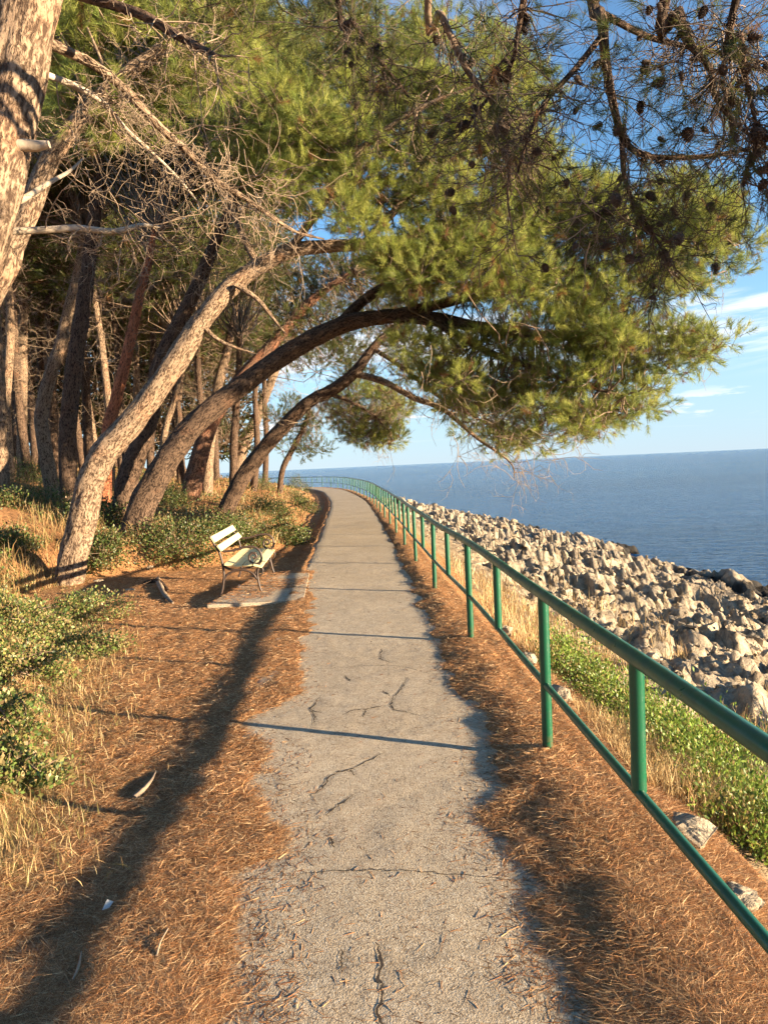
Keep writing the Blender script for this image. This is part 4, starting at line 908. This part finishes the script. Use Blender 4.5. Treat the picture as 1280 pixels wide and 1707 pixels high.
# cones
def cone_mesh(seed, open_):
    r_ = np.random.default_rng(seed); tris = []; Lc = 0.085
    prof = lambda t: 0.024 * math.sin(math.pi * min(1, 0.12 + t * 0.92)) ** 0.7 * (1.1 - 0.5 * t)
    n_ = 60
    for i in range(n_):
        t = i / n_; a = i * 2.39996; z = -Lc * t; rad = prof(t); d = np.array([math.cos(a), math.sin(a), 0]); s = np.array([-d[1], d[0], 0]); w = 0.0085 * (1 - 0.4 * t)
        tip = d * (rad + open_) + [0, 0, z - 0.006 + open_ * 0.4]; b0 = d * rad * 0.35 + [0, 0, z + 0.002]
        q = [b0 - s * w * .6, b0 + s * w * .6, tip + s * w, tip - s * w]; dn = np.array([0, 0, -0.005])
        tris += [[q[0], q[1], q[2]], [q[0], q[2], q[3]], [q[3], q[2], tip + d * 0.003 + dn], [q[0] + dn, q[3], tip + dn]]
    k = 8
    for j in range(10):
        for i in range(k):
            t0, t1 = j / 10, (j + 1) / 10; a0, a1 = i / k * 6.283, (i + 1) / k * 6.283
            f_ = lambda a, t: [math.cos(a) * prof(t) * .8, math.sin(a) * prof(t) * .8, -Lc * t]
            tris += [[f_(a0, t0), f_(a1, t0), f_(a1, t1)], [f_(a0, t0), f_(a1, t1), f_(a0, t1)]]
    T = np.array(tris); o = mesh_np('pine_cone', T.reshape(-1, 3), np.arange(len(T) * 3).reshape(-1, 3), M_cone); me = o.data; bpy.data.objects.remove(o); return me
CONES = [cone_mesh(1, 0.010), cone_mesh(2, 0.004), cone_mesh(3, 0.014)]
for i in range(170):
    p = TP[r.integers(len(TP))] if i > 60 else skQ[r.integers(len(skQ))]
    o = bpy.data.objects.new('pine_cone', CONES[r.integers(3)]); link(o, Q); o.location = tuple(p - bQ); s_ = r.uniform(0.4, 0.7); o.scale = (s_, s_, s_); o.rotation_euler = (r.normal() * .7, r.normal() * .7, r.uniform(0, 6.28))

# ------------------------------------------------------------------ ground cover
def scatter_px(n, x0, x1, y0, y1, r, z=0.0):
    px = r.uniform(x0, x1, n); py = r.uniform(y0, y1, n)
    d = RGT[None] * ((px - 640) / 1280)[:, None] - UPV[None] * ((py - 853.5) / 1280)[:, None] + FWD[None]
    t = (z - CAM_Z) / d[:, 2]; return d[:, 0] * t, d[:, 1] * t
def needles(name, x, y, L, w, pal, r, lift, tilt, label, cat, parent=None, zadd=0.0):
    n = len(x); z = height(x, y) + zadd; a = r.uniform(0, 6.283, n); e = np.abs(r.normal(size=n)) * tilt
    d = np.stack([np.cos(a) * np.cos(e), np.sin(a) * np.cos(e), np.sin(e)], 1); s = np.stack([-np.sin(a), np.cos(a), r.normal(size=n) * .4], 1)
    p = np.stack([x, y, z + r.uniform(0, lift, n)], 1); L = L[:, None]; w = w[:, None]
    V = np.stack([p - s * w / 2, p + s * w / 2, p + d * L], 1).reshape(-1, 3)
    C = pal[r.integers(len(pal), size=n)] * r.uniform(0.4, 1.45, (n, 1)) * (0.7 + 0.6 * fbm(x * 2.5, y * 2.5, 4, 95))[:, None]
    return tag(mesh_np(name, V, np.arange(3 * n).reshape(-1, 3), M_dry, parent, cols=np.repeat(C, 3, 0)), label, cat, kind='stuff')
r = np.random.default_rng(80)
LIT = np.array([[0.33, 0.155, 0.062], [0.25, 0.105, 0.04], [0.40, 0.215, 0.10], [0.19, 0.078, 0.03], [0.46, 0.28, 0.14]])
x, y = scatter_px(900000, -260, 1420, 880, 1790, r); k = (y < 26); x, y = x[k], y[k]
s_, u_ = su(x, y); cv = cover(x, y, s_, u_); b_ = PL - u_ - v0_of(y)
keep = (u_ < 0.75) & (b_ < 0.8) & (np.where((u_ > PL) & (u_ < PR), cv, 1) > r.uniform(0.25, 0.8, len(x)))
x, y = x[keep], y[keep]; n = len(x)
needles('pine_needle_litter', x, y, r.uniform(0.025, 0.075, n), 0.0007 + 0.00042 * y, LIT * np.array([1.42, 1.58, 1.72]), r, 0.010, 0.10, 'fallen orange-brown pine needles carpeting both sides of the path', 'needles')
# stray needles on the clean concrete
x, y = scatter_px(60000, 250, 1050, 880, 1760, r); s_, u_ = su(x, y); k = (u_ > PL) & (u_ < PR) & (cover(x, y, s_, u_) < .6) & (r.random(len(x)) < np.clip(cover(x, y, s_, u_) * .55 + .22, .03, 1)); x, y = x[k], y[k]; n = len(x)
zpath = (fbm(x * 0.8, y * 0.8, 3, 2) - 0.5) * 0.016 + (fbm(x * 7, y * 7, 4, 9) - 0.5) * 0.007 + 0.0008; k = zpath > height(x, y) - 0.002; x, y, zpath = x[k], y[k], zpath[k]; n = len(x); zpath = zpath - height(x, y)
needles('stray_needles', x, y, r.uniform(0.02, 0.07, n), 0.0014 + 0.0004 * y, LIT, r, 0.0012, 0.015, 'single stray needles scattered on the bare concrete', 'needles', zadd=zpath)

px_ = np.array([p[:2] for p in pad]); n = 5200; a_ = r.random((n, 2)); x = (px_[0][0] * (1 - a_[:, 0]) + px_[1][0] * a_[:, 0]) * (1 - a_[:, 1]) + (px_[3][0] * (1 - a_[:, 0]) + px_[2][0] * a_[:, 0]) * a_[:, 1]
y = px_[0][1] * (1 - a_[:, 1]) + px_[3][1] * a_[:, 1]; k = (fbm(x * 3, y * 3, 3, 90) + 0.55 * (0.5 - a_[:, 0])) > r.uniform(0.36, 0.62, n); x, y = x[k], y[k]; n = len(x)
needles('pad_needles', x, y, r.uniform(0.04, 0.10, n), np.full(n, 0.006), LIT * 1.3, r, 0.006, 0.05, 'pine needles blown onto the concrete pad under the bench', 'needles', zadd=0.014 - height(x, y))

def blades(name, x, y, z, hgt, w, pal, r, label, cat, lean=0.5, parent=None, bias=(0, 0)):
    n = len(x); a = r.uniform(0, 6.283, n); l = np.abs(r.normal(size=n)) * lean; H = hgt[:, None]
    dirv = np.stack([np.cos(a) * l + bias[0], np.sin(a) * l + bias[1], np.ones(n)], 1); dirv /= np.linalg.norm(dirv, axis=1, keepdims=True)
    s = np.stack([-np.sin(a + r.normal(size=n)), np.cos(a), np.zeros(n)], 1) * (w[:, None] / 2); p = np.stack([x, y, z], 1)
    m1 = p + dirv * H * 0.55; tip = m1 + (dirv + np.stack([np.cos(a), np.sin(a), -0.7 * np.ones(n)], 1) * (0.5 * l[:, None] + .1)) * H * 0.45
    V = np.stack([p - s, p + s, m1 - s * .8, m1 + s * .8, tip], 1).reshape(-1, 3); i = np.arange(n)[:, None] * 5
    F = np.concatenate([i + [0, 1, 3], i + [0, 3, 2], i + [2, 3, 4]]).reshape(-1, 3)
    C = pal[r.integers(len(pal), size=n)] * r.uniform(0.65, 1.3, (n, 1))
    return tag(mesh_np(name, V, F, M_dry, parent, cols=np.repeat(C, 5, 0)), label, cat, kind='stuff')
STRAW = np.array([[0.42, 0.30, 0.145], [0.36, 0.235, 0.105], [0.48, 0.37, 0.20], [0.28, 0.17, 0.075], [0.25, 0.22, 0.08]])
# left bank dry grass, near
x, y = scatter_px(110000, -420, 330, 930, 1420, r, 0.15); s_, u_ = su(x, y); b_ = PL - u_ - v0_of(y); k = (b_ > -0.35 + r.normal(size=len(x)) * .22) & (y < 13) & (fbm(x * 1.3, y * 1.3, 3, 70) > 0.40 - 0.12 * np.clip(1 - b_, 0, 1)); x, y = x[k], y[k]; n = len(x)
blades('dry_grass', x, y, height(x, y) - .01, r.uniform(0.05, 0.15, n), 0.0009 + 0.00032 * y, np.vstack([STRAW, STRAW[:3] * 1.25, [[0.16, 0.17, 0.05], [0.20, 0.20, 0.06]]]), r, 'tangled dry straw grass on the bank at the left border', 'grass', 2.2)
# under the wood
x, y = scatter_px(60000, -250, 545, 812, 985, r, 0.55); s_, u_ = su(x, y); b_ = PL - u_ - v0_of(y); k = (b_ > -0.1) & (y > 9) & (y < 60) & (fbm(x * .8, y * .8, 3, 71) > 0.44); x, y = x[k], y[k]; n = len(x)
blades('dry_undergrowth', x, y, height(x, y), r.uniform(0.15, 0.45, n), 0.003 + 0.0005 * y, STRAW * np.array([.8, .75, .7]), r, 'brown dry stalks among the undergrowth beneath the pines', 'grass', 0.9)
# seaward slope
x, y = scatter_px(42000, 740, 1500, 925, 1420, r, -0.5); s_, u_ = su(x, y); k = (u_ > 0.45) & (u_ < 3.4) & (fbm(x * 1.1, y * 1.1, 3, 72) > 0.36 + 0.06 * u_) & (y < 22); x, y = x[k], y[k]; n = len(x)
blades('dry_grass', x, y, shore_z(x, y) - .02, np.minimum(r.uniform(0.10, 0.38, n), 0.04 - shore_z(x, y) * 0.75), 0.002 + 0.0006 * y, STRAW[:4] * 1.05, r, 'upright yellow dry grass on the slope behind the railing', 'grass', 0.45)
# tufts along the needle berm at the railing
x, y = scatter_px(9000, 820, 1350, 1040, 1750, r); s_, u_ = su(x, y); k = (np.abs(u_ - .05) < .3) & (fbm(x * 2.3, y * 2.3, 2, 73) > .5); x, y = x[k], y[k]; n = len(x)
blades('needle_tufts', x, y, height(x, y) - .01, r.uniform(0.015, 0.04, n), 0.0016 + 0.0005 * y, np.vstack([LIT, STRAW]), r, 'loose straw and needle tufts heaped along the foot of the railing', 'grass', 1.2)

def leaves(name, P, D, size, pal, r, parent=None, asp=0.5):
    n = len(P); FR = frames(D, r); s = (size * r.uniform(0.6, 1.3, n))[:, None]; a, b, d = FR[..., 0], FR[..., 1], FR[..., 2]
    V = np.stack([P, P + d * s * .5 + a * s * asp * .5, P + d * s + b * s * .12, P + d * s * .5 - a * s * asp * .5], 1).reshape(-1, 3)
    C = pal[r.integers(len(pal), size=n)] * r.uniform(0.6, 1.4, (n, 1))
    return tag(mesh_np(name, V, np.arange(4 * n).reshape(-1, 4), M_leaf, parent, cols=np.repeat(C, 4, 0)), kind='stuff')
def shrub(name, label, c, rx, ry, rz, n, size, pal, seed, asp=0.5, group=None, up=0.7, stems=30, floor=None):
    r = np.random.default_rng(seed); c = np.array(c, float); t = empty(name, c, label, 'shrub', group)
    nl = max(6, n // 90); ce = r.normal(size=(nl, 3)); ce /= np.linalg.norm(ce, axis=1, keepdims=True); ce[:, 2] = np.abs(ce[:, 2]); ce *= r.uniform(0.45, 0.95, (nl, 1))
    P = ce[r.integers(nl, size=n)] + r.normal(size=(n, 3)) * 0.16; P = c + P * [rx, ry, rz]
    zf = (shore_z if floor == 's' else height)(P[:, 0], P[:, 1]); P[:, 2] = np.maximum(P[:, 2] - c[2] + zf * .8 + c[2] * .2, zf + .01)
    D = (P - c) / [rx, ry, rz] * .6 + r.normal(size=(n, 3)) * .6 + [0, 0, up]
    leaves('foliage', P, D, np.full(n, size), pal, r, t, asp)
    tw = Twigs()
    for e in ce[:stems]: q = c + e * [rx, ry, rz]; tw.add([c + r.normal(size=3) * [rx * .25, ry * .25, 0] - [0, 0, .05], (c + q) / 2 + r.normal(size=3) * .05, q], 0.008, 0.003)
    tw.build('stems', M_twig, t, 4); return t
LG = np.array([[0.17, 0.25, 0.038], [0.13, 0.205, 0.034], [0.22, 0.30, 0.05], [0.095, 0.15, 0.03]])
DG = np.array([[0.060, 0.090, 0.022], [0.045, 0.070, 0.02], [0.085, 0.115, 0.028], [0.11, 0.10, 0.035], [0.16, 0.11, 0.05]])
for i, (px, py, z, rx, rz, n, lab) in enumerate([
    (960, 1150, -0.45, .42, .40, 4200, 'bright green shrub right behind the nearest full railing post'),
    (1030, 1195, -0.5, .52, .46, 6000, 'dense green shrub seen left of the near short railing post'),
    (1120, 1240, -0.5, .52, .46, 6000, 'bushy green shrub just right of the near short railing post'),
    (1190, 1310, -0.45, .46, .40, 5200, 'bright green shrub above the flat edging stone'),
    (1275, 1290, -0.6, .52, .42, 5200, 'green shrub cut by the right border between the two rails'),
    (1260, 1390, -0.45, .34, .30, 3600, 'low green shrub at the right border nearest the camera')]):
    p = on_plane(px, py, z); p[2] = shore_z(p[:1], p[1:2])[0]
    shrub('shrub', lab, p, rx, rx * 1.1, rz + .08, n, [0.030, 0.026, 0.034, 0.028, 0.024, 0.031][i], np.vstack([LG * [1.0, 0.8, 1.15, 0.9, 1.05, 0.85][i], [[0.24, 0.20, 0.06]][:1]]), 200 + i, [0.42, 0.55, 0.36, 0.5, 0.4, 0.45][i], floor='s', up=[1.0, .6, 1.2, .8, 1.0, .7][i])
def land(px, py, dz=0): p = on_land(px, py); p[2] += dz; return p
for i, (px, py, rx, rz, n, lab) in enumerate([
    (300, 915, .8, .45, 5200, 'rough shrub between the long-arched pine and the bench'), (395, 900, .75, .45, 5000, 'shrub directly behind the bench backrest'),
    (470, 905, .6, .42, 5000, 'rounded shrub beside the bare strip right of the bench'), (455, 860, .7, .5, 4200, 'olive shrub behind the bench, near the small far pine'),
    (505, 850, .6, .5, 3600, 'shrub at the path bend next to the dark slab edge'), (500, 815, .9, .8, 3200, 'dark shrub at the far end of the verge by the bend'), (430, 815, 1.0, .7, 3600, 'shrub between the tan pine and the small far pine'),
    (280, 840, .9, .5, 4200, 'undergrowth shrub between the long-arched pine and the pink trunk'), (160, 870, .8, .42, 5000, 'dark low shrub right behind the tan leaning pine'), (60, 850, 1.0, .45, 5200, 'broad dark shrub left of the tan leaning pine'),
    (20, 920, .6, .3, 3600, 'low shrub at the left border behind the grass bank'), (170, 925, .5, .28, 3600, 'leafy shrub at the foot of the long-arched pine'), (40, 800, 1.2, .6, 3600, 'shaded shrub under the trunks at the left border'), (220, 810, 1.0, .5, 3600, 'shaded shrub behind the curved dark pine'),
    (140, 1030, .55, .22, 5200, 'leafy dark green shrub just in front of the tan leaning pine'), (30, 1045, .55, .24, 4600, 'leafy shrub at the left border in front of the tan pine'),
    (10, 1120, .5, .22, 4200, 'green shrub at the left border halfway down the grass bank'), (140, 1095, .42, .16, 3000, 'small green shrub on the crest of the grass bank'), (5, 1210, .36, .15, 2600, 'small leafy plant at the left border below the bank crest'), (10, 1300, .30, .14, 2400, 'lowest leafy plant at the left border on the grass bank')]):
    p = land(px, py); near = p[1] < 9
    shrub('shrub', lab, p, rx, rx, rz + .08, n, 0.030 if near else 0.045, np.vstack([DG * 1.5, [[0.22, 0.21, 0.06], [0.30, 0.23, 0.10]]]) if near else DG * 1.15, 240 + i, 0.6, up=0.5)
# ivy and low growth over the wood floor
r = np.random.default_rng(81)
x, y = scatter_px(70000, -300, 545, 806, 1000, r, 0.5); s_, u_ = su(x, y); b_ = PL - u_ - v0_of(y); k = (b_ > 0.0) & (y > 8) & (y < 70) & (fbm(x * .7, y * .7, 3, 75) > 0.40); x, y = x[k], y[k]; n = len(x)
P = np.stack([x, y, height(x, y) + r.uniform(0, .28, n) * (fbm(x * 1.5, y * 1.5, 3, 76) + .2)], 1)
o = leaves('ground_ivy', P, r.normal(size=(n, 3)) * .7 + [0, 0, .5], 0.035 + 0.0012 * y, DG * 1.1, r, None, .7); tag(o, 'dark leafy ground cover over the wood floor beneath the pines', 'ground cover')
x, y = scatter_px(60000, -420, 260, 970, 1380, r, 0.2); s_, u_ = su(x, y); b_ = PL - u_ - v0_of(y); k = (b_ > -0.1) & (y < 9) & (fbm(x * 1.9, y * 1.9, 3, 77) > 0.46); x, y = x[k], y[k]; n = len(x)
P = np.stack([x, y, height(x, y) + r.uniform(0, .14, n)], 1)
o = leaves('ground_leaves', P, r.normal(size=(n, 3)) * .7 + [0, 0, .6], np.full(n, 0.022), DG * 1.6, r, None, .6); tag(o, 'small green leaves growing through the dry grass bank at left', 'ground cover')

# ------------------------------------------------------------------ small things on the ground
def stick(name, label, pts, w, material, sides=8):
    P = [on_plane(a, b, 0) for a, b in pts]; P = [np.array([p[0], p[1], hz(p[0], p[1]) + 0.012 + (0.008 if 0 < i < len(P) - 1 else 0.0)]) for i, p in enumerate(P)]
    o = tube_obj(name, P, np.array(w), material, None, sides, 20, barkbump(3, .3)); return tag(o, label, 'stick')
stick('broken_stick', 'pale broken branch piece lying on the needles beside the rail shadow', [(224, 1326), (240, 1316), (252, 1300), (259, 1284)], [.014, .012, .009, .005], M_dead)
stick('dead_root', 'bleached forked root lying on the litter left of the bench', [(262, 955), (268, 970), (276, 983), (288, 996)], [.045, .04, .03, .015], M_dead)
stick('dead_root', 'dark root stub poking from the litter behind the bleached root', [(240, 962), (256, 958), (268, 962), (280, 972)], [.03, .045, .04, .02], M_bark_dark)
stick('twig', 'thin pale twig on the litter low at the left, below the paper scrap', [(122, 1640), (132, 1620), (136, 1590)], [.003, .004, .002], M_dead)
stick('twig', 'short straw-coloured twig on the litter left of the concrete edge', [(262, 1602), (268, 1585), (281, 1560)], [.004, .003, .002], M_dead)
def scrap(label, px, py, pts, name='paper_scrap'):
    c = on_plane(px, py, 0); bm = bmesh.new(); z = hz(c[0], c[1]) + .016
    vs_ = [bm.verts.new((c[0] + a, c[1] + b, z + h)) for a, b, h in pts]; bm.faces.new(vs_[:3]); bm.faces.new([vs_[0], vs_[2], vs_[3]])
    bmesh.ops.solidify(bm, geom=bm.faces[:], thickness=0.0012); tag(bm_obj(name, bm, M_paper), label, 'litter')
scrap('crumpled white paper scrap on the needles at lower left', 180, 1520, [(-.014, -.02, 0), (.012, -.016, .006), (.016, .018, .010), (-.008, .02, .018)])
scrap('small white scrap on the ground under the bench', 399, 970, [(-.035, -.03, 0), (.03, -.025, .02), (.035, .03, .05), (-.02, .03, .06)])
print('tufts', TRI[0], 'tris', sum(len(o.data.polygons) for o in S.objects if o.type == 'MESH'))
